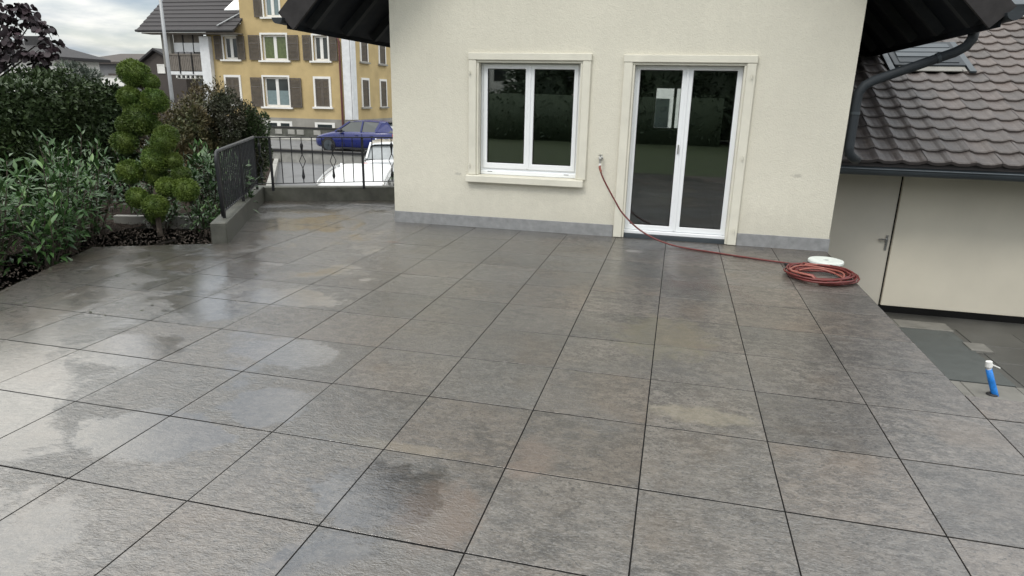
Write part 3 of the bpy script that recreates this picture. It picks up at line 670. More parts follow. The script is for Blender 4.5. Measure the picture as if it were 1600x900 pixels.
# roof of the house: two dark slopes with rafters, barge boards and gutters
ry0, ry1 = 5.40, 13.0; thk = .15
roof = MB()
for sg in (-1, 1):
    xe = RX + sg * ((HX1 - HX0) / 2 + EX)
    poly = [(xe, EZ), (RX, zr(RX)), (RX, zr(RX) + thk * 1.4), (xe, EZ + thk * 1.4)]
    roof.prism(poly, ry0, ry1, 'y')
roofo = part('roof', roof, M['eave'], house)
for sg in (-1, 1):
    xe = RX + sg * ((HX1 - HX0) / 2 + EX); up = Vector((-sg * SL, 0, 1)).normalized(); dn = Vector((sg, 0, -SL)).normalized()
    for y in np.arange(5.76, 12.8, .875):
        a = Vector((xe - sg * .10, y, EZ + .10)) - up * .0; a = Vector((xe - sg * .04, y, EZ + .04 * SL)); b = Vector((RX + sg * ((HX1 - HX0) / 2 + .02), y, zr(HX1 + .02)))
        nrm = Vector((sg * SL, 0, 1)).normalized()
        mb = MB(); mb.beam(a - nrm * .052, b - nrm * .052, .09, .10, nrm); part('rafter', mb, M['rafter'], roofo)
    mb = MB(); a = Vector((xe + sg * .01, ry0 - .022, EZ + .02)); b = Vector((RX, ry0 - .022, zr(RX) + .03)); mb.beam(a, b, .04, .26, Vector((sg * SL, 0, 1)).normalized()); part('barge_board', mb, M['barge'], roofo)
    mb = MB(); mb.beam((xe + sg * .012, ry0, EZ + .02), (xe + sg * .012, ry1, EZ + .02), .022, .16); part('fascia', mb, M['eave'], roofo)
    # half-round gutter
    gx = xe + sg * .085; gzz = EZ + .055; mb = MB(); n = 10; vs_ = []
    for y in (ry0 - .10, ry1):
        for rr_ in (.068, .060):
            for k in range(n + 1):
                t_ = math.pi + math.pi * k / n; vs_.append((gx + rr_ * math.cos(t_), y, gzz + rr_ * math.sin(t_)))
    m1 = n + 1; fs = []
    for k in range(n): fs += [(k, k + 1, 2 * m1 + k + 1, 2 * m1 + k), (m1 + k, 3 * m1 + k, 3 * m1 + k + 1, m1 + k + 1)]
    fs.append(tuple(range(n + 1))); fs += [(0, 2 * m1, 3 * m1, m1), (n, m1 + n, 3 * m1 + n, 2 * m1 + n)]
    mb.add(vs_, fs); part('gutter', mb, M['eavezinc'], roofo, smooth=False)
# downpipe on the right: from the gutter slanting to the wall, down to the garage roof
mb = MB()
pp = [Vector(q) for q in ((5.29, 6.16, 2.40), (5.285, 6.16, 2.30), (5.24, 6.16, 2.225), (5.15, 6.16, 2.17), (4.44, 6.155, 1.885), (4.345, 6.15, 1.83), (4.295, 6.15, 1.75), (4.288, 6.15, 1.65), (4.288, 6.15, 1.17), (4.30, 6.16, 1.10), (4.36, 6.22, 1.05), (4.42, 6.30, 1.02))]
mb.tube(pp, .050, 14)
part('downpipe', mb, M['eavezinc'], house, smooth=True)
mb = MB()
mb.lathe([(.057, 1.52), (.057, 1.55)], 14, (4.288, 6.15, 0)); part('pipe_collar', mb, M['darksteel'], house); mb = MB()
mb.tube([(5.02, 6.16, 2.118), (4.99, 6.16, 2.106)], .056, 14)
part('pipe_collar', mb, M['darksteel'], house)

# wall tap and hose
t = thing('wall_tap', 'small chrome garden tap on the cream wall between window and door', 'tap', (1.555, 6.03, .95))
mb = MB(); mb.lathe([(.026, 6.029), (.026, 6.018), (.013, 6.014), (.012, 5.955)], 14, (1.555, 0, .945), 'y'); mb.lathe([(.013, .955), (.016, .95), (.012, .90), (.010, .885)], 12, (1.555, 5.958, 0)); part('spout', mb, M['metal'], t, smooth=False)
mb = MB(); mb.lathe([(.007, .955), (.007, .985)], 8, (1.555, 5.966, 0)); 
for k in range(4):
    a_ = math.pi / 2 * k + .4; mb.beam((1.555, 5.966, .985), (1.555 + .026 * math.cos(a_), 5.966 + .026 * math.sin(a_), .985), .011, .010)
part('handle', mb, M['metal'], t)
mb = MB(); mb.lathe([(.012, .886), (.015, .882), (.015, .862), (.012, .858)], 12, (1.555, 5.958, 0)); part('connector', mb, M['whiteplastic'], t)
hose = thing('garden_hose', 'long red garden hose running from the wall tap to a coil at the terrace edge', 'hose', (3.9, 4.75, 0))
HR = .0095
def smoothpts(P, k=8):
    P = [Vector(p) for p in P]; o = []
    for i in range(len(P) - 1):
        p0, p1, p2, p3 = P[max(i - 1, 0)], P[i], P[i + 1], P[min(i + 2, len(P) - 1)]
        for s in range(k):
            t_ = s / k; o.append(.5 * ((2 * p1) + (p2 - p0) * t_ + (2 * p0 - 5 * p1 + 4 * p2 - p3) * t_ ** 2 + (3 * p1 - p0 - 3 * p2 + p3) * t_ ** 3))
    o.append(P[-1]); return o
run = smoothpts([(1.555, 5.957, .87), (1.558, 5.952, .83), (1.611, 5.94, .706), (1.758, 5.91, .473), (1.886, 5.88, .301), (2.13, 5.80, .123), (2.473, 5.67, .022), (2.962, 5.48, HR), (3.35, 5.33, HR), (3.62, 5.22, HR + .004), (3.85, 5.09, .03), (4.02, 5.0, .045)])
mb = MB(); mb.tube(run, HR, 8); part('hose_run', mb, M['hose'], hose, smooth=True)
mb = MB(); mb.tube(smoothpts([(1.556, 5.957, .868), (1.557, 5.953, .835), (1.575, 5.947, .79)]), HR * 1.45, 8); part('hose_nut', mb, M['palehose'], hose, smooth=True)
rh = random.Random(5); pts = []; loops = 11
for i in range(loops * 22 + 1):
    a_ = 2 * math.pi * i / 22; k = i / 22
    ph = k * 1.7
    rad = .262 + .05 * math.sin(k * 2.4) + .012 * math.sin(a_ * 2 + k)
    z = HR + .018 * ((k * 2.7) % 3.6) + .006 * math.sin(a_ * 3 + ph)
    pts.append((3.89 + .02 * math.cos(ph) + rad * math.cos(a_ + 2.3) * 1.02, 4.72 + .022 * math.sin(ph) + rad * math.sin(a_ + 2.3) * 1.06, z))
for a0_, a1_, mt in ((0, 84, 'hose'), (84, 128, 'palehose'), (128, 200, 'hose'), (200, 221, 'palehose'), (221, 243, 'hose')):
    mb = MB(); mb.tube(pts[a0_:a1_ + 1], HR, 8); part('hose_coil', mb, M[mt], hose, smooth=True)
mb = MB(); mb.tube(smoothpts([(3.69, 4.88, .03), (3.68, 5.0, .02), (3.69, 5.07, .014)]), HR, 8); part('hose_end', mb, M['hose'], hose, smooth=True)
mb = MB(); mb.tube([(3.69, 5.07, .016), (3.672, 5.10, .016)], .016, 10); part('collar', mb, M['whiteplastic'], hose)
mb = MB(); mb.tube([(3.672, 5.10, .016), (3.63, 5.155, .016)], [.016, .014], 10); part('connector', mb, M['black'], hose)

t = thing('round_disc', 'round white plastic disc lying on the tiles behind the coiled hose', 'disc', (4.07, 5.40, 0), R(10))
prof = [(.165, .002), (.176, .010), (.176, .030), (.170, .036), (.03, .038), (.028, .031), (.0005, .031)]
mb = MB(); mb.lathe(prof, 40); part('plate', mb, M['disk'], t, local=True)
mb = MB(); mb.box(-.024, .024, -.012, .012, .0315, .0355); part('grip_slot', mb, M['plinth'], t, local=True)

# ================================================================== garage and lower yard on the right
GY, GZ = 7.35, -1.035
struct('yard', MB().box(4.2, 40, 2.0, 9, -1.6, GZ), M['lowpave'])
yard = bpy.data.objects['yard']
rp_ = random.Random(4)
for i in range(12):
    for j in range(8):
        x0 = 5.985 + i * .62; y0 = 2.9 + j * .56
        if y0 + .55 > 7.3 or (x0 < 6.0 and 5.0 < y0 < 6.7 and False): continue
        lightp = (i == 0 and j == 5)
        mb = MB(); mb.box(x0, x0 + .612, y0, y0 + .552, GZ - .02, GZ + .008 + rp_.uniform(-.001, .001)); o = part('slab', mb, M['lowpave'], yard, bevel=.003)
def yslab(x0, x1, y0, y1, mat, z=.014, nm='slab'):
    mb = MB(); mb.box(x0, x1, y0, y1, GZ - .01, GZ + z); return part(nm, mb, M[mat], yard, bevel=.004)
yslab(4.22, 5.32, 6.66, 7.02, 'lightpave'); yslab(5.325, 5.93, 6.70, 7.0, 'lightpave')
yslab(4.22, 5.90, 5.035, 6.65, 'mat', .018, 'drainage_mat')
yslab(5.86, 6.08, 6.0, 6.26, 'lightpave', .03)
for x0, x1 in ((4.22, 4.80), (4.805, 5.385), (5.39, 5.87), (5.875, 6.45), (6.455, 7.05)): yslab(x0, x1, 4.42, 4.985, 'lightpave', .022)
mb = MB(); mb.box(4.22, 5.90, 4.99, 5.03, GZ - .01, GZ + .004); part('open_joint', mb, M['base'], yard)

t = thing('blue_standpipe', 'blue taped water pipe with white capped valve rising from the lower paving', 'pipe', (5.565, 4.72, GZ))
mb = MB(); mb.tube([(.03, -.01, .0), (.01, 0, .06), (-.03, .005, .16), (-.075, .005, .275)], [.031, .030, .029, .027], 14); part('pipe', mb, M['blue'], t, local=True, smooth=True)
mb = MB(); mb.tube([(-.073, .005, .272), (-.08, .005, .315)], .021, 14); mb.tube([(-.079, .005, .300), (-.088, .005, .352)], [.031, .028], 14); part('cap', mb, M['whiteplastic'], t, local=True)
mb = MB(); mb.beam((-.06, 0, .325), (.005, -.02, .305), .012, .008); part('lever', mb, M['whiteplastic'], t, local=True)
mb = MB(); mb.lathe([(.055, .0), (.05, .03), (.04, .038)], 14); part('sleeve', mb, M['black'], t, local=True)

gar = thing('garage', 'low garage with cream panels and weathered clay tile roof beside the house', 'garage', (6, GY, GZ))
mb = MB(); mb.box(4.21, 12, GY + .05, GY + .30, GZ - .3, .96); mb.box(11.7, 12, GY + .301, 13.5, GZ - .3, 1.2); part('wall', mb, M['garage'], gar)
mb = MB(); mb.box(4.215, 5.238, GY + .012, GY + .049, GZ + .02, .83); d1 = part('side_door', mb, M['garagedoor'], gar, bevel=.004)
mb = MB(); mb.box(5.178, 5.206, GY + .002, GY + .012, -.20, .0); mb.beam((5.19, GY - .03, -.055), (5.085, GY - .03, -.05), .016, .016); mb.box(5.184, 5.198, GY - .03, GY + .004, -.062, -.048); part('handle', mb, M['metal'], d1)
mb = MB(); mb.box(5.235, 5.268, GY + .03, GY + .05, GZ + .02, .85); part('door_gap', mb, M['base'], gar)
mb = MB(); mb.box(5.258, 11.9, GY - .015, GY + .049, GZ + .09, .85); part('garage_door', mb, M['garage'], gar, bevel=.006)
mb = MB(); mb.box(4.21, 11.9, GY - .012, GY + .048, GZ - .1, GZ + .085); part('dark_foot_strip', mb, M['base'], gar)  # black strip: dark plinth, with the shadow of its gap in the colour
ev, ez, gs = 6.72, .985, .45          # eave line of the garage roof
mb = MB(); mb.box(4.215, 12.1, ev + .02, ev + .05, .83, .985); part('fascia', mb, M['darksteel'], gar, bevel=.003)
mb = MB(); mb.box(4.215, 12.1, ev + .051, GY + .05, .855, .875); part('soffit', mb, M['darksteel'], gar)
gp = MB(); n = 10; gyc, gzc = ev - .062, .90
ringv = []
for x in (4.30, 12.1):
    for rr_ in (.075, .067):
        for k in range(n + 1):
            a_ = math.pi + math.pi * k / n; ringv.append((x, gyc + rr_ * math.cos(a_), gzc + rr_ * math.sin(a_)))
m1 = n + 1; fs = []
for k in range(n): fs += [(k, k + 1, 2 * m1 + k + 1, 2 * m1 + k), (m1 + k, 3 * m1 + k, 3 * m1 + k + 1, m1 + k + 1)]
fs += [(0, 2 * m1, 3 * m1, m1), (n, m1 + n, 3 * m1 + n, 2 * m1 + n)] + [tuple(list(range(m1)) + [m1 + k for k in range(n, -1, -1)])]
gp.add(ringv, fs); gp.tube([(4.30, gyc - .077, gzc + .004), (12.1, gyc - .077, gzc + .004)], .009, 8)
part('gutter', gp, M['darksteel'], gar)
groof = MB(); yr1 = ev + 6.6
groof.add([(4.215, ev, ez - .01), (12.1, ev, ez - .01), (12.1, yr1, ez - .01 + 6.6 * gs), (4.215, yr1, ez - .01 + 6.6 * gs), (4.215, ev, ez - .06), (12.1, ev, ez - .06), (12.1, yr1, ez - .06 + 6.6 * gs), (4.215, yr1, ez - .06 + 6.6 * gs)], [(0, 1, 2, 3), (7, 6, 5, 4), (0, 4, 5, 1), (1, 5, 6, 2), (2, 6, 7, 3), (3, 7, 4, 0)])
groofo = part('roof', groof, M['roofunder'], gar)
# interlocking clay tiles, each its own piece
TWd, TE, TL = .255, .295, .36; pitch = math.atan(gs); nw = 9
mb = MB(); tp = []
for r_, (y, lift) in enumerate(((0, .048), (0, .030), (0.0, .030), (TL, .012))): pass
xsn = [TWd * (k / (nw - 1)) for k in range(nw)]
prof = [.016 * math.cos(2 * math.pi * (k / (nw - 1))) + .005 * math.cos(4 * math.pi * (k / (nw - 1))) for k in range(nw)]
for y, z in ((.0, .014), (0.0, .050), (.018, .058), (TL, .022)):
    for k in range(nw): tp.append((xsn[k] + .0015 * (k == 0), y - (.006 * math.cos(2 * math.pi * k / (nw - 1)) if y < .1 else 0), z + prof[k]))
mb.v = tp; mb.f = [(r_ * nw + k, r_ * nw + k + 1, (r_ + 1) * nw + k + 1, (r_ + 1) * nw + k) for r_ in range(3) for k in range(nw - 1)]
tmesh = mesh_of('roof_tile', mb, M['rooftile'], smooth=False)
rg = random.Random(9); rows, cols = 18, 16
SKX0, SKX1, SKR0, SKR1 = 5.50, 6.30, 9, 12
cnt = 0
for r_ in range(rows):
    for c_ in range(cols):
        x = 4.235 + c_ * TWd
        if SKR0 <= r_ < SKR1 and x + TWd * .6 > SKX0 and x + TWd * .4 < SKX1: continue
        d = r_ * TE - .035
        link('roof_tile', tmesh, groofo, (x - 6 + rg.uniform(-.004, .004), ev - GY + d * math.cos(pitch), ez - GZ + d * math.sin(pitch) - .012 + rg.uniform(-.002, .003)), (pitch + R(rg.uniform(-.6, .6)), R(rg.uniform(-.3, .3)), R(rg.uniform(-.35, .35)))); cnt += 1
mb = MB(); xr = 4.235 + cols * TWd
for r_ in range(rows):       # the rest of the roof, out of the picture
    d0, d1_ = r_ * TE, r_ * TE + TE; cs, sn = math.cos(pitch), math.sin(pitch)
    mb.add([(xr, ev + d0 * cs, ez + d0 * sn + .05), (12.1, ev + d0 * cs, ez + d0 * sn + .05), (12.1, ev + d1_ * cs, ez + d1_ * sn + .02), (xr, ev + d1_ * cs, ez + d1_ * sn + .02), (xr, ev + d0 * cs, ez + d0 * sn), (12.1, ev + d0 * cs, ez + d0 * sn)], [(0, 1, 2, 3), (0, 4, 5, 1)])
o = part('tile_field', mb, M['rooftile'], groofo); o['kind'] = 'stuff'
# small roof window with metal flashing
def rpt(x, d, h=0): return Vector((x, ev + d * math.cos(pitch) - h * math.sin(pitch), ez + d * math.sin(pitch) + h * math.cos(pitch)))
def rbox(x0, x1, d0, d1, h0, h1):
    mb = MB(); q = [rpt(x, d, h) for h in (h0, h1) for d in (d0, d1) for x in (x0, x1)]
    mb.add(q, [(0, 2, 3, 1), (4, 5, 7, 6), (0, 1, 5, 4), (2, 6, 7, 3), (0, 4, 6, 2), (1, 3, 7, 5)]); return mb
sk = part('roof_window', rbox(5.42, 6.36, 2.78, 3.70, .0, .085), M['eavezinc'], groofo, bevel=.006)
part('pane', rbox(5.50, 6.28, 2.86, 3.62, .085, .095), M['eavezinc'], sk)
part('flashing', rbox(5.48, 6.34, 2.62, 2.775, .045, .062), M['lightpave'], sk, bevel=.004)
for x in (5.33, 6.365): part('flashing', rbox(x, x + .085, 2.6, 3.75, .04, .07), M['darksteel'], sk, bevel=.004)
for k in range(3): part('shutter_slat', rbox(5.50, 6.28, 3.05 + k * .18, 3.20 + k * .18, .096, .108), M['darksteel'], sk, bevel=.003)
sk2 = part('roof_window', rbox(7.55, 8.5, 5.05, 5.9, .04, .22), M['darksteel'], groofo, bevel=.006)
part('flashing', rbox(7.45, 8.5, 4.93, 5.045, .04, .07), M['metal'], sk2, bevel=.004)

# ================================================================== yellow house across the street
YH = 36.0; YX = -17.1; YB = -.93
yh = thing('ochre_house', 'ochre yellow house with brown shutters and dark tiled roof across the street', 'house', (-22, YH, YB))
holes = [(-25.80, -24.83, 3.53, 4.87), (-23.06, -21.37, 3.50, 4.98), (-19.54, -18.57, 3.50, 4.93), (-23.16, -21.42, .72, 2.50), (-22.72, -21.70, 6.0, 7.5)]
def wallgrid(x0, x1, z0, z1, y0, y1, hs):
    """wall slab in the xz plane with rectangular openings"""
    hs = [h for h in hs if h[0] > x0 and h[1] < x1]; mb = MB(); xsn = sorted({x0, x1} | {h[k] for h in hs for k in (0, 1)}); zsn = sorted({z0, z1} | {h[k] for h in hs for k in (2, 3)})
    for a, b in zip(xsn[:-1], xsn[1:]):
        for c, d in zip(zsn[:-1], zsn[1:]):
            if any(h[0] <= (a + b) / 2 <= h[1] and h[2] <= (c + d) / 2 <= h[3] for h in hs): continue
            mb.add([(a, y0, c), (b, y0, c), (b, y0, d), (a, y0, d)], [(0, 1, 2, 3)])
    for h in hs:
        mb.add([(h[0], y0, h[2]), (h[1], y0, h[2]), (h[1], y0, h[3]), (h[0], y0, h[3]), (h[0], y1, h[2]), (h[1], y1, h[2]), (h[1], y1, h[3]), (h[0], y1, h[3])], [(0, 4, 5, 1), (1, 5, 6, 2), (2, 6, 7, 3), (3, 7, 4, 0)])
    return mb
w_ = wallgrid(-27.0, -24.45, .05, 5.6, YH, YH + .3, holes); w2_ = wallgrid(-24.45, YX, .05, 9.4, YH, YH + .3, holes)
o_ = len(w_.v); w_.v += w2_.v; w_.f += [tuple(i + o_ for i in f) for f in w2_.f]
w_.box(-27.0, YX - .3, YH + .3, YH + 10.5, .06, 5.5); w_.box(-24.44, YX, YH + .31, YH + 10.5, 5.5, 9.39); w_.box(YX - .3, YX, YH + .3, YH + 10.5, .05, 5.51)
part('wall', w_, M['yellow'], yh)
mb = MB(); mb.box(-27.02, YX + .03, YH - .04, YH + 10.5, YB - .4, .05); part('plinth', mb, M['greyplinth'], yh)
mb = MB(); mb.prism([(-24.44, 9.4), (YX, 9.4), (YX, 9.6), (-20.8, 12.2), (-24.44, 9.6)], YH, YH + 10, 'y'); part('gable', mb, M['yellow'], yh)
mb = MB(); mb.box(-17.62, YX + .02, YH - .07, YH + .01, .06, 5.0); mb.box(YX - .01, YX + .07, YH - .07, YH + .55, .06, 5.0); part('pilaster', mb, M['whiteold'], yh)
mb = MB(); mb.tube([(-17.76, YH - .12, -.5), (-17.76, YH - .12, 4.6), (-17.95, YH - .12, 4.95), (-18.35, YH - .12, 5.15)], .065, 8); part('downpipe', mb, M['redpipe'], yh)
def far_window(h, glass, shut=True, two=True):
    x0, x1, z0, z1 = h; y = YH; t_ = .11
    wn = part('window', MB().ring((x0 - t_, x1 + t_, z0 - .02, z1 + .11), (x0, x1, z0, z1), y - .03, y + .02), M['white'], yh)
    mb = MB(); mb.ring((x0, x1, z0, z1), (x0 + .11, x1 - .11, z0 + .11, z1 - .11), y + .14, y + .20); xm = (x0 + x1) / 2; mb.box(xm - .10, xm + .10, y + .13, y + .201, z0 + .11, z1 - .11); part('frame', mb, M['white'], wn)
    for a, b in ((x0 + .11, xm - .10), (xm + .10, x1 - .11)):
        if isinstance(glass, tuple):
            zm = z0 + (z1 - z0) * .55
            mb = MB(); mb.box(a, b, y + .16, y + .18, z0 + .11, zm); part('pane', mb, M[glass[0]], wn)
            mb = MB(); mb.box(a, b, y + .16, y + .18, zm, z1 - .11); part('pane', mb, M[glass[1]], wn)
        else:
            mb = MB(); mb.box(a, b, y + .16, y + .18, z0 + .11, z1 - .11); part('pane', mb, M[glass], wn)
    mb = MB(); mb.box(x0 - .25, x1 + .25, y - .14, y + .02, z0 - .12, z0 - .02); part('sill', mb, M['white'], wn)
    return wn
def shutter(x0, x1, z0, z1, y=YH - .10, closed=False, axis='x'):
    mb = MB(); P = (lambda a, b, c, d, e, f: mb.box(a, b, c, d, e, f)) if axis == 'x' else (lambda a, b, c, d, e, f: mb.box(c, d, a, b, e, f))
    P(x0, x0 + .07, y, y + .05, z0, z1); P(x1 - .07, x1, y, y + .05, z0, z1)
    for z in (z0, z0 + (z1 - z0) * .66, z1 - .08): P(x0 + .07, x1 - .07, y + .003, y + .047, z, z + .08)
    k = z0 + .09
    while k < z1 - .1: P(x0 + .07, x1 - .07, y + .010, y + .040, k, k + .052); k += .075
    return part('shutter', mb, M['shutter'], yh)
far_window(holes[0], 'farglass'); shutter(-26.42, -25.92, 3.50, 4.90); shutter(-24.78, -24.25, 3.50, 4.90)
far_window(holes[1], 'curtain'); shutter(-23.95, -23.19, 3.50, 4.95); shutter(-21.24, -20.50, 3.50, 4.95)
far_window(holes[2], 'farglass'); shutter(-20.22, -19.67, 3.50, 4.95); shutter(-18.44, -17.92, 3.50, 4.95)
far_window(holes[3], ('palecurtain', 'farglass')); shutter(-24.05, -23.29, .70, 2.46); shutter(-21.29, -20.50, .70, 2.46)
far_window(holes[4], 'palecurtain'); shutter(-23.38, -22.85, 5.97, 7.4)
def closed_window(x0, x1, z0, z1):
    wn = part('window', MB().ring((x0 - .13, x1 + .13, z0 - .02, z1 + .14), (x0, x1, z0, z1), YH - .05, YH + .02), M['white'], yh)
    mb = MB(); mb.box(x0 - .22, x1 + .22, YH - .15, YH + .02, z0 - .13, z0 - .021); part('sill', mb, M['white'], wn)
    xm = (x0 + x1) / 2; shutter(x0 + .005, xm - .005, z0, z1 - .002, YH - .06); shutter(xm + .005, x1 - .005, z0, z1 - .002, YH - .06)
closed_window(-25.85, -24.90, .80, 2.45); closed_window(-19.55, -18.62, .80, 2.44)
for y0, y1, z0, z1 in ((37.35, 38.2, .82, 2.45), (40.0, 40.85, .82, 2.45), (37.35, 38.2, 3.55, 4.95), (40.0, 40.85, 3.55, 4.95), (43.0, 43.85, .82, 2.45)):
    mb = MB(); mb.ring((y0 - .12, y1 + .12, z0 - .02, z1 + .13), (y0, y1, z0, z1), 0, .06)
    mb.v = [(YX + .0 + q[1], q[0], q[2]) for q in mb.v]; wn = part('window', mb, M['white'], yh)
    mb = MB(); mb.box(YX, YX + .14, y0 - .22, y1 + .22, z0 - .12, z0 - .021); part('sill', mb, M['greyplinth'], wn)
    shutter(y0 + .004, y1 - .004, z0, z1, YX + .012, axis='y')
for x0, x1 in ((-23.1, -21.42), (-19.62, -18.45)):
    wn = part('window', MB().ring((x0 - .1, x1 + .1, -.62, -.16), (x0 + .08, x1 - .08, -.50, -.28), YH - .07, YH + .0), M['white'], yh)
    mb = MB(); mb.box(x0 + .08, x1 - .08, YH - .05, YH - .041, -.50, -.28); part('pane', mb, M['farglass'], wn)
    if x1 - x0 > 1.5: mb = MB(); mb.box(-22.38, -22.14, YH - .075, YH - .051, -.50, -.28); part('mullion', mb, M['white'], wn)
# left wing: roof in courses, balcony, column
es, ez2 = .80, 5.16; ye = YH - .95
rf = MB(); rf.prism([(ye, ez2 - .12), (ye + 6.5, ez2 - .12 + 6.5 * es), (ye + 6.5, ez2 + 6.5 * es - .02), (ye, ez2 - .02)], -31.25, -24.3, 'x'); rf = part('roof', rf, M['farroof'], yh)
for k in range(17):
    d0 = k * .34; mb = MB()
    q = [(ye + d0 - .03, ez2 + d0 * es + .04), (ye + d0 + .36, ez2 + (d0 + .36) * es + .0), (ye + d0 + .36, ez2 + (d0 + .36) * es - .02), (ye + d0 - .03, ez2 + d0 * es - .02)]
    mb.prism(q, -31.3, -24.27 if d0 < 1.35 else -24.47, 'x'); part('tile_course', mb, M['slateroof'], rf)
mb = MB(); mb.tube([(-31.3, ye - .09, ez2 - .03), (-24.25, ye - .09, ez2 - .03)], .075, 8); part('gutter', mb, M['farroof'], rf)
mb = MB(); q = [(-25.95, ye + 1.55), (-24.55, ye + 1.55), (-24.55, ye + 3.2), (-25.55, ye + 3.2)]
mb.add([(x, y, ez2 + (y - ye) * es + h) for h in (.06, .12) for x, y in q], [(3, 2, 1, 0), (4, 5, 6, 7), (0, 1, 5, 4), (1, 2, 6, 5), (2, 3, 7, 6), (3, 0, 4, 7)]); part('skylight', mb, M['brightglass'], rf)
mb = MB(); mb.tube([(-24.48, ye + 1.35, ez2 + 1.35 * es + .12), (-25.55, ye + .15, ez2 + .15 * es + .14)], .045, 6); part('roof_pipe', mb, M['pole'], rf)
mb = MB(); mb.box(-31.0, -24.3, ye + .05, YH - .01, ez2 - .19, ez2 - .13); part('soffit', mb, M['wood'], yh)
mb = MB(); mb.prism([(-27.28, .0), (-26.62, .0), (-26.62, 4.85), (-27.28, 4.85)], YH - .35, YH - .02, 'y'); part('column', mb, M['whiteold'], yh)
mb = MB(); mb.box(-29.95, -27.29, YH - .30, YH + 2.2, 2.55, 2.75); b_ = part('balcony', mb, M['whiteold'], yh)
mb = MB(); mb.box(-29.9, -27.3, YH - .33, YH - .25, 3.72, 3.82); part('rail', mb, M['wood'], b_)
for k in range(20):
    x = -29.88 + k * .1305; mb = MB(); mb.box(x, x + .105, YH - .29, YH - .26, 2.80, 3.72); part('plank', mb, M['wood'], b_)
for x in (-29.93, -28.95, -28.0): mb = MB(); mb.box(x, x + .05, YH - .36, YH - .30, 2.6, 3.9); part('post', mb, M['black'], b_)
mb = MB(); mb.box(-30.2, -29.55, YH - .2, YH + .1, 3.0, 5.1); part('post', mb, M['greyplinth'], b_)
for k in range(3): 
    x = -29.5 + k * .75; mb = MB(); mb.box(x, x + .70, YH + .02, YH + .05, 3.95, 4.50); part('pane', mb, M['brightglass'], b_)
    mb = MB(); mb.box(x + .70, x + .75, YH, YH + .07, 3.85, 5.0); part('post', mb, M['black'], b_)
mb = MB(); mb.box(-29.5, -27.3, YH + .06, YH + .1, 4.5, 5.0); part('beam', mb, M['wood'], b_)
mb = MB(); mb.box(-29.7, -27.3, YH + 2.2, YH + 2.4, YB, 5.1); part('back_wall', mb, M['greywall'], yh)
for k in range(12): mb = MB(); mb.box(-29.3 + k * .17, -29.22 + k * .17, YH - .32, YH - .22, 2.34, 2.5); part('awning_fringe', mb, M['black'] if k % 2 else M['white'], yh)
mb = MB(); mb.box(-29.3, -27.3, YH - .21, YH - .05, 2.3, 2.54); part('awning', mb, M['white'], yh)

# low walls along the street
def wall_thing(name, label, x0, x1, y0, y1, z0, z1, cap, mat, capmat, blocks=False):
    t = thing(name, label, 'wall', ((x0 + x1) / 2, (y0 + y1) / 2, z0))
    mb = MB(); mb.box(x0, x1, y0, y1, z0 - .3, z1); part('body', mb, M[mat], t)
    n = max(1, int((x1 - x0) / 1.2))
    for k in range(n):
        a = x0 + (x1 - x0) * k / n; b = x0 + (x1 - x0) * (k + 1) / n
        mb = MB(); mb.box(a + .004, b - .004, y0 - .05, y1 + .05, z1 + .001, z1 + cap); part('coping', mb, M[capmat], t)
    return t
t = wall_thing('street_wall', 'low grey concrete wall with dark coping between driveway and street', -13.85, -4.0, 22.0, 22.3, -1.15, -.70, .09, 'concretelight', 'black')
t = wall_thing('front_garden_wall', 'dark stained low wall with pale patches in front of the ochre house', -23.5, -12.5, 33.5, 33.8, -.93, -.42, .07, 'concrete', 'black')
for x in (-21.9, -20.95, -20.1, -19.5, -18.4): mb = MB(); mb.box(x, x + .45, 33.47, 33.499, -.78, -.50); part('patch', mb, M['concretelight'], t)
t = thing('gate_post', 'pale square gate post at the corner of the driveway hedge', 'post', (-16.7, 24.9, -1.1))
mb = MB(); mb.box(-16.88, -16.42, 24.75, 25.1, -1.2, -.12); part('shaft', mb, M['concretelight'], t, bevel=.02); mb = MB(); mb.box(-16.93, -16.37, 24.70, 25.15, -.119, -.05); part('cap', mb, M['concretelight'], t, bevel=.02)
t = thing('street_lamp', 'tall thin galvanised lamp post standing behind the garden shrubs', 'street lamp', (-17.4, 21.2, -1.0))
mb = MB(); mb.tube([(0, 0, -.2), (0, 0, 2.2), (0, 0, 8.2)], [.085, .075, .05], 12); part('pole', mb, M['pole'], t, local=True, smooth=True)
mb = MB(); mb.beam((0, 0, 8.15), (.9, .1, 8.3), .06, .06); part('arm', mb, M['pole'], t, local=True)
mb = MB(); mb.box(.7, 1.4, -.02, .24, 8.25, 8.36); part('lamp_head', mb, M['pole'], t, local=True, bevel=.03)

# far houses on the left
def hip(mb, x0, x1, y0, y1, z0, h, rl, ov=.5):
    x0 -= ov; x1 += ov; y0 -= ov; y1 += ov; ym = (y0 + y1) / 2; i = (y1 - y0) / 2 * rl
    mb.add([(x0, y0, z0), (x1, y0, z0), (x1, y1, z0), (x0, y1, z0), (x0 + i, ym, z0 + h), (x1 - i, ym, z0 + h), (x0, y0, z0 - .2), (x1, y0, z0 - .2), (x1, y1, z0 - .2), (x0, y1, z0 - .2)],
           [(0, 1, 5, 4), (1, 2, 5), (2, 3, 4, 5), (3, 0, 4), (6, 7, 1, 0), (7, 8, 2, 1), (8, 9, 3, 2), (9, 6, 0, 3), (9, 8, 7, 6)]); return mb
h1 = thing('white_house', 'white house with low dark hipped roof and chimney behind the hedge', 'house', (-43, 42, -1))
mb = MB(); mb.box(-53.5, -43.5, 40, 44, -1.5, 3.75); part('wall', mb, M['white'], h1)
r1 = part('roof', hip(MB(), -53.5, -43.5, 40, 44, 3.8, 1.3, 1.5, .6), M['farroof'], h1)
mb = MB(); mb.box(-47.4, -46.0, 41.2, 42.2, 4.3, 5.35); part('chimney', mb, M['farroof'], r1)
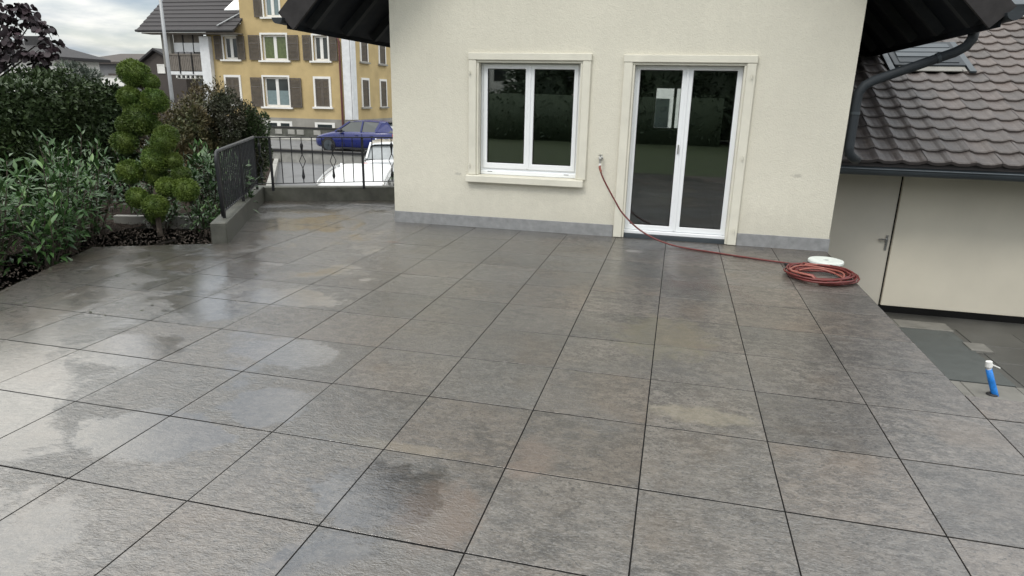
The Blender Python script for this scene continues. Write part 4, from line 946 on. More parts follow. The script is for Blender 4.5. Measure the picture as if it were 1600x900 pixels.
mb = MB(); mb.box(-46.3, -46.2, 41.6, 41.7, 5.35, 5.8); part('flue', mb, M['farroof'], r1)
for x in (-49.6, -48.9, -48.2): mb = MB(); mb.box(x, x + .35, 40.45, 40.6, 4.32, 4.52); part('roof_vent', mb, M['white'], r1)
mb = MB(); mb.box(-43.51, -43.46, 41.5, 41.85, 1.6, 3.7); part('window', mb, M['farglass'], h1)
for x in (-45.4, -48.5): mb = MB(); mb.box(x, x + .45, 39.97, 40.01, 1.6, 3.7); part('window', mb, M['farglass'], h1)
h2 = thing('grey_house', 'grey terraced house with a row of windows beyond the white house', 'house', (-48, 52, -1))
mb = MB(); mb.box(-54, -43.5, 52, 58, -1.5, 4.0); part('wall', mb, M['greywall'], h2)
part('roof', hip(MB(), -54, -43.5, 52, 58, 4.0, .9, .8, .4), M['brownwall'], h2)
for k in range(6): mb = MB(); mb.box(-49.4 + k * .95, -48.75 + k * .95, 51.96, 52.01, 3.15, 3.75); part('window', mb, M['palecurtain'] if k % 2 else M['farglass'], h2)
mb = MB(); mb.box(-50.5, -45.5, 51.9, 52.02, 2.62, 2.95); part('band', mb, M['brownwall'], h2)
h3 = thing('brown_gable_house', 'dark brown gabled house with a small white window left of the ochre house', 'house', (-35, 41, -1))
mb = MB(); mb.prism([(-37.1, -1.5), (-33.2, -1.5), (-33.2, 3.2), (-35.55, 4.25), (-37.1, 3.35)], 41.3, 48, 'y'); part('wall', mb, M['brownwall'], h3)
mb = MB(); mb.prism([(-37.5, 3.12), (-35.55, 4.36), (-32.8, 3.12), (-32.8, 3.28), (-35.55, 4.52), (-37.5, 3.28)], 41.0, 48.2, 'y'); part('roof', mb, M['farroof'], h3)
wn = part('window', MB().ring((-35.55, -34.9, 2.75, 3.4), (-35.47, -34.98, 2.83, 3.32), 41.24, 41.3), M['white'], h3); mb = MB(); mb.box(-35.47, -34.98, 41.26, 41.28, 2.83, 3.32); part('blind', mb, M['white'], wn)
t = thing('garden_wall', 'long low white wall seen just above the hedge', 'wall', (-40, 37, -1)); mb = MB(); mb.box(-43.5, -34, 36.5, 36.8, -1.2, 2.35); part('body', mb, M['white'], t); mb = MB(); mb.box(-43.6, -33.9, 36.45, 36.85, 2.351, 2.43); part('coping', mb, M['concretelight'], t)
mb = MB(); hx = np.linspace(-900, 300, 60); rr = random.Random(2)
top = [(x, 8 + 16 * math.exp(-((x + 335) / 95) ** 2) + 13 * math.exp(-((x + 560) / 120) ** 2) + 7 * math.sin(x * .021) * .5 + rr.uniform(-1, 1)) for x in hx]
for i in range(len(top) - 1):
    (xa, za), (xb_, zb) = top[i], top[i + 1]
    mb.add([(xa, 330, -3), (xb_, 330, -3), (xb_, 380, zb), (xa, 380, za), (xa, 520, -3), (xb_, 520, -3)], [(0, 1, 2, 3), (3, 2, 5, 4)])
struct('hill', mb, M['hill'], smooth=True)
# pale neighbour seen through the back window of the room
nb_ = thing('pale_neighbour_house', 'pale house glimpsed through the glass door and the back window', 'house', (3, 30, -1.5))
mb = MB(); mb.box(-4, 12, 30, 38, -2, 6); part('wall', mb, M['white'], nb_); part('roof', hip(MB(), -4, 12, 30, 38, 6, 3, .8, .6), M['farroof'], nb_)
for x in (-1.5, -.2, 1.1, 2.4, 3.7, 5): 
    for z in (.2, 3): mb = MB(); mb.box(x, x + .8, 29.95, 30.01, z, z + 1.5); part('window', mb, M['farglass'], nb_)

# ================================================================== cars
def car(name, label, paint, loc, rotz, Lc=4.28, H=1.46, W=1.79, kind='hatch', group=None):
    """nose towards -x in local coordinates, origin on the ground at the middle"""
    t = thing(name, label, 'car', loc, rotz, group); hw = W / 2; P = M[paint]
    x = lambda f: -Lc / 2 + f * Lc
    #   f, sill z, shoulder z, deck z, half width
    wag = kind == 'wagon'
    st = [(0.0, .34, .50, .60, .62), (.012, .26, .58, .68, .74), (.05, .22, .66, .76, .86), (.12, .20, .72, .84, .95), (.22, .19, .80, .93, .99), (.30, .18, .85, .97, 1.0), (.5, .18, .88, .99, 1.0), (.72, .19, .90, 1.0, 1.0), (.86, .21, .92, 1.02, .97), (.95, .26, .92, 1.02, .92), (.99, .34, .88, 1.0, .84), (1.0, .42, .80, .95, .80)]
    mb = MB(); ring = []
    for f, zs, zh, zd, wf in st:
        k = hw * wf; ring.append([(x(f), 0, zs - .0), (x(f), k * .86, zs), (x(f), k * .97, zs + .10), (x(f), k, (zs + zh) / 2), (x(f), k * .985, zh), (x(f), k * .90, zd - .025), (x(f), k * .6, zd + .008), (x(f), 0, zd + .022)])
    m = 14
    for rg_ in ring: mb.v += rg_ + [(a, -b, c) for a, b, c in rg_[-2:0:-1]]
    for i in range(len(st) - 1):
        for k in range(m): mb.f.append((i * m + k, i * m + (k + 1) % m, (i + 1) * m + (k + 1) % m, (i + 1) * m + k))
    mb.f.append(tuple(range(m))); mb.f.append(tuple((len(st) - 1) * m + k for k in range(m - 1, -1, -1)))
    b = part('body', mb, P, t, local=True, smooth=True)
    fa, fb, fc, fd = (.25, .40, .93, .99) if wag else (.27, .44, .86, .965)
    zb0 = .95; zt = H - .02
    # glass house
    cs = [(fa, zb0, .86, .82), (fb, zt - .045, .70, .70), (.60, zt, .71, .71), (fc, zt - .05, .68, .68), (fd, 1.0, .80, .80)]
    mb = MB(); base = [(fa, zb0), (fb + .02, .97), (.60, .985), (fc, 1.0), (fd, 1.0)]
    for (f, zt_, wt, _), (f2, zb_) in zip(cs, base):
        kt = hw * wt; kb = hw * .90
        top_z = zt_ if zt_ > 1.05 else zb_ + .01
        mb.v += [(x(f2), kb * .98, zb_ - .02), (x(f), kt, top_z), (x(f), kt * .55, top_z + .02), (x(f), -kt * .55, top_z + .02), (x(f), -kt, top_z), (x(f2), -kb * .98, zb_ - .02)]
    for i in range(4):
        for k in range(5): mb.f.append((i * 6 + k, i * 6 + k + 1, (i + 1) * 6 + k + 1, (i + 1) * 6 + k))
    part('windows', mb, M['screen' if kind == 'saloon' else 'carglass'], t, local=True)
    mb = MB(); 
    for k in range(9):        # windscreen
        pass
    q0, q1 = hw * .78, hw * .64
    e = .012
    mb = MB(); mb.add([(x(fa + .012), -q0, zb0 + .03), (x(fa + .012), q0, zb0 + .03), (x(fb - .005), q1, zt - .055), (x(fb - .005), -q1, zt - .055)], [(0, 1, 2, 3)]); mb.v = [(a - .006, b_, c + .022) for a, b_, c in mb.v]
    part('windscreen', mb, M['screen'], t, local=True)
    mb = MB(); mb.add([(x(fd - .004), -hw * .70, 1.03), (x(fd - .004), hw * .70, 1.03), (x(fc + .012), hw * .60, zt - .10), (x(fc + .012), -hw * .60, zt - .10)], [(3, 2, 1, 0)]); mb.v = [(a + .03, b_, c + .0) for a, b_, c in mb.v]
    part('rear_window', mb, M['screen'], t, local=True)
    # roof skin and pillars
    mb = MB(); fr = [(fb - .012, zt - .052, .715), (fb + .05, zt - .012, .725), (.60, zt + .022, .73), (.75, zt + .012, .725), (fc, zt - .022, .70), (fc + .03, zt - .06, .67)]
    for f, z, wf in fr:
        k = hw * wf
        for s in (-1, -.8, -.4, 0, .4, .8, 1): mb.v.append((x(f), s * k, z + .022 * (1 - s * s) + (-.03 if abs(s) == 1 else 0)))
    for i in range(len(fr) - 1):
        for k in range(6): mb.f.append((i * 7 + k, i * 7 + k + 1, (i + 1) * 7 + k + 1, (i + 1) * 7 + k))
    part('roof', mb, P, t, local=True, smooth=True)
    for s in (-1, 1):
        for a, b_, wd in (((fa, hw * .885, zb0), (fb, hw * .705, zt - .03), .07), ((.585, hw * .895, .97), (.60, hw * .725, zt - .02), .07), ((fc - .10, hw * .885, 1.0), (fc - .05, hw * .715, zt - .04), .13), ((fd - .01, hw * .80, 1.0), (fc + .005, hw * .69, zt - .05), .16)):
            mb = MB(); mb.beam((x(a[0]), s * a[1], a[2]), (x(b_[0]), s * b_[1], b_[2]), .045, wd, (1, 0, 0)); part('pillar', mb, P, t, local=True)
        if not wag:
            mb = MB(); mb.add([(x(fc - .10), s * hw * .915, .985), (x(fd + .004), s * hw * .86, 1.0), (x(fc + .02), s * hw * .715, zt - .075), (x(fc - .055), s * hw * .735, zt - .03), (x(fc - .10), s * hw * .86, .985), (x(fd - .01), s * hw * .80, 1.0), (x(fc + .01), s * hw * .66, zt - .08), (x(fc - .055), s * hw * .68, zt - .03)], [(0, 1, 2, 3), (7, 6, 5, 4), (0, 4, 5, 1), (1, 5, 6, 2), (2, 6, 7, 3), (3, 7, 4, 0)])
            part('quarter_panel', mb, P, t, local=True)
        for fx in (.195, .80):
            wx = x(fx)
            mb = MB(); mb.lathe([(.355, s * (hw - .03)), (.355, s * (hw + .004))], 24, (wx, 0, .335), 'y'); part('wheel_arch', mb, M['black'], t, local=True)
            mb = MB(); mb.lathe([(.24, s * (hw - .16)), (.315, s * (hw - .16)), (.325, s * (hw - .12)), (.325, s * (hw - .02)), (.31, s * (hw + .012)), (.235, s * (hw + .016))], 24, (wx, 0, .325), 'y'); wh = part('wheel', mb, M['tyre'], t, local=True, smooth=True)
            mb = MB()
            for k in range(5):
                a_ = 2 * math.pi * k / 5 + .3; mb.beam((wx, s * (hw + .018), .325), (wx + .22 * math.cos(a_), s * (hw + .018), .325 + .22 * math.sin(a_)), .05, .03, (0, 1, 0))
            mb.lathe([(.225, s * (hw + .005)), (.238, s * (hw + .02)), (.238, s * (hw + .02) + s * .001)], 20, (wx, 0, .325), 'y'); part('rim', mb, M['darksteel'], wh, local=True)
        mb = MB(); mb.box(x(.325), x(.37), s * hw * .92, s * (hw + .16), .95, 1.07); part('door_mirror', mb, M['black'], t, local=True, bevel=.03)
        mb = MB(); mb.add([(x(.022), s * hw * .62, .60), (x(.055), s * hw * .90, .64), (x(.095), s * hw * .945, .735), (x(.04), s * hw * .72, .70)], [(0, 1, 2, 3)]); mb.v = [(a - .012, b_ + s * .012, c + .012) for a, b_, c in mb.v] ; part('headlight', mb, M['lamp'], t, local=True)
        mb = MB(); mb.box(x(.955), x(1.0), s * hw * .52, s * hw * .93, .76, .93); part('taillight', mb, M['redlamp'], t, local=True, bevel=.02)
        for f0 in (.385, .60): mb = MB(); mb.box(x(f0), x(f0) + .012, s * (hw - .02), s * (hw + .003), .28, .90); part('door_seam', mb, M['black'], t, local=True)
        for f0 in (.52, .70): mb = MB(); mb.box(x(f0), x(f0) + .16, s * hw * .985, s * (hw + .02), .80, .83); part('door_handle', mb, P, t, local=True, bevel=.006)
        mb = MB(); mb.box(x(.28), x(.73), s * hw * .90, s * (hw + .005), .17, .24); part('sill', mb, M['black'], t, local=True, bevel=.01)
        if wag:
            mb = MB(); pts_ = [(x(f), s * hw * wf, z) for f, wf, z in ((.45, .70, H - .05), (.47, .695, H + .015), (.60, .70, H + .05), (.75, .695, H + .04), (.87, .67, H + .0), (.89, .67, H - .06))]
            mb.tube(pts_, .020, 8); part('roof_rail', mb, M['metal'], t, local=True, smooth=True)
    mb = MB(); mb.box(x(.004), x(.03), -hw * .55, hw * .55, .30, .42); part('grille', mb, M['black'], t, local=True, bevel=.02)
    if kind == 'hatch':
        mb = MB(); mb.beam((x(fc - .005), 0, H - .035), (x(fc + .045), 0, H - .06), W * .62, .035); part('spoiler', mb, M['black'], t, local=True)
    return t
car('parked_car', 'royal blue hatchback parked along the street behind the railing', 'bluecar', (-12.42, 27.7, -1.08), 0, 4.28, 1.48, 1.79, group='parked cars')
car('parked_car', 'white estate car with roof rails parked right below the railing', 'whitecar', (-3.71, 9.87, -1.57), R(107), 4.7, 1.56, 1.80, 'wagon', 'parked cars').rotation_euler = (0, R(-4.5), R(107))
car('parked_car', 'pale silver car parked beyond the white estate car', 'silvercar', (-6.45, 18.1, -1.25), R(290), 4.3, 1.50, 1.80, 'saloon', 'parked cars')

# ================================================================== plants
def foliage(name, parent, me, kind='stuff', loc=(0, 0, 0)):
    o = link(name, me, parent, loc)
    if kind: o['kind'] = kind
    return o
def A(*q): return np.array(q, float)
# hedge
hx0, hx1, hy0, hy1, hz = -8.7, -7.55, 3.0, 8.75, 1.64
t = thing('hedge', 'tall dense dark green clipped hedge behind the laurels', 'hedge', (-8.1, 6, -.1))
n = 26000
g = np.random.default_rng(1)
f = g.uniform(0, 1, n); P = np.zeros((n, 3)); D = np.zeros((n, 3))
y = g.uniform(hy0, hy1, n); z = g.uniform(-.05, hz, n); xx = g.uniform(hx0, hx1, n)
front = f < .66; topm = (f >= .66) & (f < .9); end = f >= .9
P[front] = np.stack([np.full(front.sum(), hx1) , y[front], z[front]], 1); D[front] = A(1, 0, .1)
P[topm] = np.stack([xx[topm], y[topm], np.full(topm.sum(), hz)], 1); D[topm] = A(0.15, 0, 1)
P[end] = np.stack([xx[end], np.full(end.sum(), hy1), z[end]], 1); D[end] = A(.1, 1, .1)
wav = .10 * np.sin(P[:, 1] * 3.1 + P[:, 2] * 2.3) + .08 * np.sin(P[:, 1] * 7.3 - P[:, 2] * 5.1) + g.normal(0, .055, n)
P += D * wav[:, None]; D = D * .55 + g.normal(size=(n, 3)) * .55 + A(0, 0, .12)
core = MB().box(hx0 - 3 + .1, hx1 - .12, hy0, hy1 - .12, -.3, hz - .12)
foliage('foliage', t, leaf_mesh('foliage', P - A(-8.1, 6, -.1), D, g.uniform(.06, .12, n), g.uniform(.035, .06, n), M['hedge'], core=(lambda m_: (setattr(m_, 'v', [(a + 8.1, b - 6, c + .1) for a, b, c in m_.v]), m_)[1])(core)))
# generic shrubs
def shrub(name, label, cat, c, r, mat, n, ln, wd, seed, clumps=16, spread=.45, stems=True, base=None, shape='leaf', group=None, core=.42):
    zb = base if base is not None else c[2] - r[2]
    t = thing(name, label, cat, (c[0], c[1], zb), group=group)
    P, D = shrub_points(n, (0, 0, c[2] - zb), r, clumps, spread, seed)
    g = np.random.default_rng(seed + 50); D = D + g.normal(size=(n, 3)) * .5 + A(0, 0, .25)
    k = blob_core((0, 0, c[2] - zb), tuple(q * core for q in r), seed) if core else None
    foliage('foliage', t, leaf_mesh('foliage', P, D, g.uniform(ln * .65, ln * 1.25, n), g.uniform(wd * .7, wd * 1.2, n), M[mat], core=k, shape=shape))
    if stems:
        mb = MB(); rr = random.Random(seed)
        for q in range(5): mb.tube([(rr.uniform(-.05, .05), rr.uniform(-.05, .05), -.1), (rr.uniform(-.3, .3) * r[0], rr.uniform(-.3, .3) * r[1], (c[2] - zb) * .6), (rr.uniform(-.7, .7) * r[0], rr.uniform(-.7, .7) * r[1], c[2] - zb + r[2] * .4)], [.022, .015, .006], 6)
        part('stems', mb, M['bark'], t, local=True, kind='stuff')
    return t
shrub('shrub', 'loose olive and rust tinged shrub behind the cloud pruned conifer', 'shrub', (-6.75, 9.0, .55), (.80, .80, 1.15), 'olive', 15000, .075, .036, 21, 34, .34, base=-.5, core=.25)
shrub('shrub', 'wispy rust tinged shrub below the lamp post', 'shrub', (-6.95, 9.9, .9), (.55, .5, 1.05), 'olive', 5200, .065, .03, 22, 24, .28, base=-.6, core=0)
shrub('shrub', 'rounded dark bronze shrub beside the pale gate post', 'shrub', (-6.12, 9.45, .56), (.62, .6, 1.06), 'brown', 24000, .055, .03, 23, 30, .36, base=-.6, core=.2)
shrub('shrub', 'green clipped shrub at the right edge of the bronze shrub', 'shrub', (-5.78, 9.85, .66), (.26, .40, .84), 'green', 7000, .055, .03, 24, 16, .42, base=-.65)
shrub('shrub', 'feathery grey green shrub rising above the hedge', 'shrub', (-9.05, 8.9, 1.62), (.62, .5, .48), 'greygreen', 5200, .10, .016, 25, 30, .3, base=0, core=.4)
# purple leaved tree behind the hedge
t = thing('purple_tree', 'dark purple leaved tree with heart shaped leaves above the hedge', 'tree', (-9.6, 7.4, -.1))
tb = A(-9.6, 7.4, -.1); mb = MB(); rr = random.Random(31)
ends = [(-8.84, 7.46, 2.80), (-8.52, 7.53, 2.86), (-8.30, 7.56, 2.72), (-8.16, 7.60, 2.58), (-8.59, 7.39, 2.42), (-8.72, 7.33, 2.12), (-8.34, 7.43, 2.16), (-8.03, 7.42, 2.14), (-7.93, 7.51, 2.30), (-8.44, 7.6, 2.88), (-8.9, 7.23, 2.0), (-9.1, 7.3, 2.5), (-9.3, 7.4, 2.9), (-9.5, 7.4, 2.3), (-8.2, 7.5, 1.95), (-9.0, 7.7, 2.2), (-9.9, 7.5, 2.7), (-10.2, 7.3, 2.3), (-9.4, 7.8, 3.1), (-9.8, 7.0, 3.0), (-8.65, 7.5, 2.6), (-8.95, 7.4, 2.3)]
mb.tube([(0, 0, -.2), (.03, 0, .8), (0, .05, 1.6)], [.085, .07, .055], 10)
for e in ends:
    e = A(*e) - tb; m1 = A(e[0] * .35 + rr.uniform(-.08, .08), e[1] * .4, 1.5 + (e[2] - 1.5) * .35 + .12)
    mb.tube([(0, .05, 1.45), tuple(m1), tuple(e * A(.8, .8, 1) + A(0, 0, -.02)), tuple(e)], [.030, .018, .009, .005], 6)
part('trunk', mb, M['darkbark'], t, local=True)
g = np.random.default_rng(31); Pl = []; Dl = []
for e in ends:
    k = int(g.integers(26, 42)); d = unit(g.normal(size=(k, 3))); rr_ = g.uniform(.3, 1, (k, 1)) * g.uniform(.12, .19)
    Pl.append(A(*e) - tb + d * rr_ * A(1, 1, .8)); Dl.append(d * .6 + g.normal(size=(k, 3)) * .3 + A(0, 0, -.75))
Pl = np.vstack(Pl); Dl = np.vstack(Dl); n = len(Pl)
foliage('crown', t, leaf_mesh('crown', Pl, Dl, g.uniform(.075, .125, n), g.uniform(.075, .12, n), M['redbud'], shape='round', fold=.2))

# cloud pruned conifer
cl = [((-4.03, 5.01, 1.80), .185), ((-4.05, 4.92, 1.52), .150), ((-3.76, 4.98, 1.49), .165), ((-3.91, 4.88, 1.27), .195), ((-4.08, 4.82, 1.2), .118), ((-4.07, 4.76, 1.0), .162), ((-3.61, 4.93, 1.08), .138), ((-3.59, 4.84, 1.01), .146), ((-3.67, 4.78, .80), .162), ((-3.50, 4.87, .79), .115), ((-3.97, 4.68, .66), .162), ((-3.53, 4.76, .49), .14), ((-3.32, 4.80, .46), .15), ((-3.85, 4.61, .36), .138), ((-3.58, 4.58, .28), .15), ((-3.84, 5.05, 1.70), .105), ((-3.80, 4.98, 1.17), .105), ((-3.82, 4.92, .88), .12), ((-3.74, 4.84, .60), .125), ((-3.40, 4.86, .64), .11), ((-3.72, 4.72, .14), .115)]
t = thing('cloud_pruned_conifer', 'yellow green conifer clipped into many leafy balls on bent branches', 'tree', (-3.60, 4.62, -.05))
tb = A(-3.60, 4.62, -.05)
balls = []
for s in range(3):
    g = np.random.default_rng(70 + s); n = 3800; d = unit(g.normal(size=(n, 3)))
    rad = 1 + .07 * np.sin(d[:, 0] * 6 + s) * np.sin(d[:, 1] * 5) + g.normal(0, .045, n)
    P = d * (rad * .93)[:, None]; D = d * .9 + g.normal(size=(n, 3)) * .40 + A(0, 0, .15)
    balls.append(leaf_mesh('foliage_ball', P, D, g.uniform(.11, .26, n), g.uniform(.045, .085, n), M['topiary'], core=blob_core((0, 0, 0), (.88, .88, .88), s, 14, 10), fold=.15))
rr = random.Random(8)
for i, (c, r) in enumerate(cl):
    o = link('foliage_ball', balls[i % 3], t, tuple(A(*c) - tb), (rr.uniform(-.3, .3), rr.uniform(-.3, .3), rr.uniform(0, 6)), (r * rr.uniform(.86, .98), r * rr.uniform(.86, .98), r * rr.uniform(.78, .92)))
trunk = smoothpts([(0, 0, -.05), (-.05, .05, .25), (-.18, .22, .55), (-.16, .28, .9), (-.28, .30, 1.25), (-.30, .38, 1.55), (-.40, .40, 1.80)], 4)
mb = MB(); mb.tube(trunk, [.034 - .024 * i / (len(trunk) - 1) for i in range(len(trunk))], 8); part('trunk', mb, M['bark'], t, local=True, smooth=True)
for c, r in cl:
    e = A(*c) - tb; a_ = min(trunk, key=lambda q: abs(q.z - (e[2] - .16))); a_ = A(*a_)
    if np.linalg.norm((e - a_)[:2]) < .06: continue
    m1 = a_ * .45 + e * .55 + A(0, 0, -.05); mb = MB(); mb.tube([tuple(a_), tuple(m1), tuple(e)], [.014, .011, .008], 6); part('branch', mb, M['bark'], t, local=True)

# laurels: upright shoots with whorls of long glossy leaves
def single_leaf(L_, W_, nm):
    mb = MB(); n = 5; prof = [0, .62, 1.0, .86, .5, 0]; pos = [0, .18, .42, .66, .86, 1.0]
    for p, w_ in zip(pos, prof):
        zc = -.16 * L_ * p * p
        mb.v += [(p * L_, -w_ * W_ / 2, zc + .16 * W_ * w_), (p * L_, 0, zc), (p * L_, w_ * W_ / 2, zc + .16 * W_ * w_)]
    for i in range(5):
        for k in range(2): mb.f.append((i * 3 + k, i * 3 + k + 1, (i + 1) * 3 + k + 1, (i + 1) * 3 + k))
    return mb
leafA = [mesh_of('leaf', single_leaf(.150, .040, ''), M['laurel'], smooth=True), mesh_of('leaf', single_leaf(.125, .042, ''), M['laurel'], smooth=True), mesh_of('leaf', single_leaf(.115, .034, ''), M['laureltip'], smooth=True)]
CAMP = A(2.43, -1.95, 1.63)
def laurel(label, c, rad, h, shoots, seed, big=30, per=19, ls=1.0, zb=-.06, group='laurels along the left edge of the terrace', cat='shrub', name='laurel_bush'):
    t = thing(name, label, cat, (c[0], c[1], zb), group=group); g = np.random.default_rng(seed); rr = random.Random(seed)
    mb = MB(); P = []; Dd = []; tips = []
    for s in range(shoots):
        a_ = rr.uniform(0, 6.28); q = rad * math.sqrt(rr.uniform(0, 1)); bx, by = q * math.cos(a_), q * math.sin(a_)
        hh = h * (1 - .35 * (q / rad) ** 2) * rr.uniform(.72, 1.05)
        top_ = (bx * 1.15 + rr.uniform(-.05, .05), by * 1.15 + rr.uniform(-.05, .05), hh)
        b0_ = (bx * .35, by * .35, -.05); mid_ = (bx * .8, by * .8, hh * .5)
        mb.tube([b0_, mid_, top_], [.011, .008, .004], 5)
        ph = rr.uniform(0, 6.28)
        for k in range(per):
            u_ = .12 + .88 * (k / (per - 1)) ** .85
            b_ = A(*mid_) * (1 - abs(2 * u_ - 1)) + (A(*b0_) * (1 - 2 * u_) if u_ < .5 else A(*top_) * (2 * u_ - 1)) if False else None
            pos = (A(*b0_) * (1 - u_ * 2) + A(*mid_) * u_ * 2) if u_ < .5 else (A(*mid_) * (2 - 2 * u_) + A(*top_) * (2 * u_ - 1))
            az = ph + k * 2.4; el = .25 + .85 * u_ ** 2 + rr.uniform(-.25, .25) if k > per - 5 else rr.uniform(-.1, .6)
            if k == per - 1: el = 1.2
            d = A(math.cos(az) * math.cos(el), math.sin(az) * math.cos(el), math.sin(el))
            P.append(pos); Dd.append(d); tips.append(k >= per - 4)
    part('stems', mb, M['bark'], t, local=True, kind='stuff')
    P = np.array(P); Dd = np.array(Dd); tips = np.array(tips)
    view = unit((CAMP - A(c[0], c[1], .6))[None])[0]
    score = P @ (view * A(1, 1, 0)) + P[:, 2] * .9 + g.normal(0, .06, len(P))
    order = np.argsort(-score); sel = set(order[:big].tolist())
    for i in sel:
        d = Dd[i]; az = math.atan2(d[1], d[0]); el = math.asin(max(-1, min(1, d[2] / np.linalg.norm(d)))); sc = rr.uniform(.8, 1.2) * ls
        link('leaf', leafA[2] if tips[i] and rr.random() < .6 else leafA[rr.randint(0, 1)], t, tuple(P[i]), (rr.uniform(-.5, .5), -el, az), (sc, sc, sc))
    rest = np.array([i for i in range(len(P)) if i not in sel])
    # inner filling leaves
    nf = shoots * 26; ip, idd = shrub_points(nf, (0, 0, h * .42), (rad * 1.02, rad * 1.02, h * .46), 18, .45, seed + 5)
    PP = np.vstack([P[rest], ip]); DDD = np.vstack([Dd[rest], idd * .7 + g.normal(size=(nf, 3)) * .4 + A(0, 0, .2)]); n = len(PP)
    up = np.tile(A(0, 0, 1.0), (n, 1)) + g.normal(size=(n, 3)) * .35
    foliage('foliage', t, leaf_mesh('foliage', PP, DDD, g.uniform(.095, .155, n) * ls, g.uniform(.028, .042, n) * ls, M['laurel'], up=up, fold=.14, droop=.14))
    return t
laurel('dark laurel bush nearest the camera at the left picture edge', (-3.62, 1.95), .42, .95, 15, 41, 34)
laurel('tall laurel bush with pale shoot tips at the far left', (-3.95, 2.75), .45, 1.12, 17, 42, 40)
laurel('tallest laurel bush with a bright green leading shoot', (-3.95, 3.55), .42, 1.22, 17, 43, 40)
laurel('low laurel bush in front overhanging the terrace edge', (-3.55, 3.05), .32, .68, 12, 44, 34)
laurel('laurel bush just left of the cloud pruned conifer', (-4.35, 4.35), .40, .98, 15, 45, 34)
laurel('laurel bush in the back row below the hedge', (-5.2, 3.9), .50, 1.15, 15, 46, 16)
laurel('laurel bush right behind the cloud pruned conifer', (-3.80, 5.75), .36, 1.02, 13, 47, 30)
laurel('small laurel bush beside the railing end', (-3.32, 5.82), .26, .95, 9, 48, 26)
laurel('low dark ground cover bush against the concrete kerb wall', (-3.25, 5.05), .26, .38, 12, 49, 20, 14, .6)
laurel('low dark bush at the foot of the conifer', (-3.95, 5.05), .28, .36, 12, 50, 14, 14, .6)
laurel('laurel bush between hedge and front laurels', (-4.9, 3.0), .5, 1.05, 14, 51, 14)
laurel('laurel bush in the dark gap between hedge and conifer', (-4.75, 5.75), .50, 1.05, 15, 52, 20)
laurel('laurel bush behind the bed edging', (-4.2, 6.4), .48, .95, 14, 53, 20)
laurel('laurel bush at the hedge foot', (-5.9, 5.6), .55, 1.1, 14, 54, 8)
# tuft of strap leaves by the frame edge
t = thing('grass_tuft', 'bright green tuft of strap leaves at the left edge', 'plant', (-3.30, 2.18, -.05)); g = np.random.default_rng(5); n = 90
a_ = g.uniform(0, 6.28, n); P = np.stack([np.cos(a_) * .04, np.sin(a_) * .04, np.zeros(n)], 1); D = np.stack([np.cos(a_) * .5, np.sin(a_) * .5, g.uniform(.7, 1.6, n)], 1)
foliage('blades', t, leaf_mesh('blades', P, D, g.uniform(.25, .42, n), .016, M['blade'], droop=.12))
# bed edging
t = thing('bed_edging', 'pale concrete edging strip at the back of the planting bed', 'edging', (-3.9, 5.1, -.05))
for k in range(3):
    a = Vector((-4.55, 4.93)) + Vector((1.15, .33)) * (k / 3); b = Vector((-4.55, 4.93)) + Vector((1.15, .33)) * ((k + .99) / 3)
    mb = MB(); mb.beam((a.x, a.y, -.03), (b.x, b.y, -.03), .09, .16); part('stone', mb, M['concretelight'], t, bevel=.006)
# bark pieces on the bed: uncountable
g = np.random.default_rng(15); n = 9000; mb = MB()
P = np.stack([g.uniform(-4.9, -2.4, n), g.uniform(1.6, 5.3, n), np.full(n, -.042)], 1)
P = P[(P[:, 0] < np.where(P[:, 1] < 3.6, -2.95 - (P[:, 1] - 2.04) * .41, -2.35))]
n = len(P); o = link('bark_mulch', leaf_mesh('bark_mulch', P, g.normal(size=(n, 3)) * A(1, 1, .35) + A(0, 0, .1), g.uniform(.010, .032, n), g.uniform(.006, .016, n), M['bark'])); o['kind'] = 'stuff'

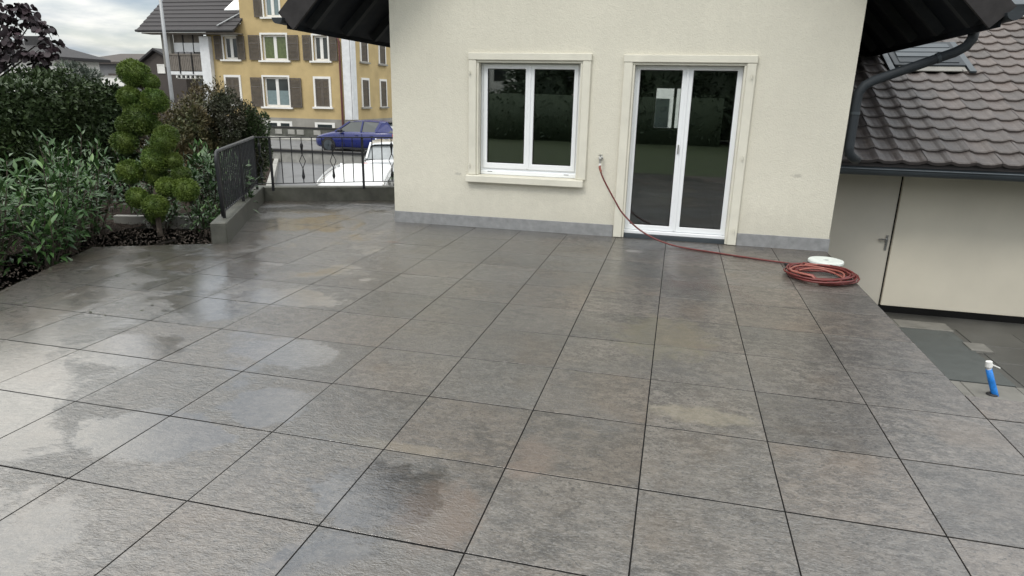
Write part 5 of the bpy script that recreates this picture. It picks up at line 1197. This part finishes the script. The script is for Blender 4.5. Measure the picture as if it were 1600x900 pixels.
# dark trees behind the photographer: they show as reflections in the panes
g = np.random.default_rng(90); Pl = []; Dl = []; mbt = MB()
for k in range(13):
    cx, cy, hh, rr_ = -3.3 + k * 2.3 + g.uniform(-.6, .6), -15.5 + g.uniform(-1.6, 1.6), g.uniform(4.5, 7.5), g.uniform(1.7, 2.3)
    m = 2600; u_ = g.uniform(0, 1, m) ** .8; a_ = g.uniform(0, 6.28, m); q = rr_ * (1 - u_) ** .8 * g.uniform(.55, 1.05, m) + .1
    Pl.append(np.stack([cx + q * np.cos(a_), cy + q * np.sin(a_), .2 + hh * u_], 1)); Dl.append(np.stack([np.cos(a_), np.sin(a_), g.uniform(-.4, .5, m)], 1))
    mbt.lathe([(rr_ * .72, .1), (rr_ * .62, hh * .35), (rr_ * .3, hh * .7), (.03, hh * .98)], 10, (cx, cy, 0))
Pl = np.vstack(Pl); Dl = np.vstack(Dl); n = len(Pl)
o = link('treeline', leaf_mesh('treeline', Pl, Dl + g.normal(size=(n, 3)) * .3, g.uniform(.25, .5, n), g.uniform(.10, .2, n), M['conifer'], core=mbt)); o['kind'] = 'stuff'

t = thing('back_hedge', 'clipped dark hedge behind the photographer reflected in the panes', 'hedge', (-9, -13, -.1))
n = 5000; P = np.stack([g.uniform(-16, 4, n), g.uniform(-13.4, -12.6, n), g.uniform(0, 1.9, n)], 1)
core = MB().box(-7, 13, -.35, .3, 0, 1.85)
foliage('foliage', t, leaf_mesh('foliage', P - A(-9, -13, -.1), g.normal(size=(n, 3)) + A(0, .8, .2), g.uniform(.12, .25, n), g.uniform(.06, .1, n), M['conifer'], core=core))
t = thing('pale_villa', 'pale villa with balcony behind the photographer reflected in the window', 'house', (-10, -24, -1))
mb = MB(); mb.box(-14, -7.2, -29, -24, -1, 4.4); part('wall', mb, M['white'], t); part('roof', hip(MB(), -14, -7.2, -29, -24, 4.4, 1.6, .8, .5), M['farroof'], t)
for x in (-13.2, -11.4, -9.6, -8.2): 
    for z in (.1, 2.5): mb = MB(); mb.box(x, x + .7, -24.01, -23.96, z, z + 1.4); part('window', mb, M['farglass'], t)

# a few fallen leaves blown onto the tiles beside the bed
g = np.random.default_rng(77); n = 26; P = np.stack([g.uniform(-3.0, -1.2, n), g.uniform(1.6, 4.0, n), np.full(n, .004)], 1)
P = P[P[:, 0] > -2.88 - (P[:, 1] - 2.04) * .41 + .05]; n = len(P); up = np.tile(A(0, 0, 1.0), (n, 1)) + g.normal(size=(n, 3)) * .12
o = link('leaf_litter', leaf_mesh('leaf_litter', P, g.normal(size=(n, 3)) * A(1, 1, .04), g.uniform(.03, .06, n), g.uniform(.015, .028, n), M['brown'], up=up, fold=.1)); o['kind'] = 'stuff'
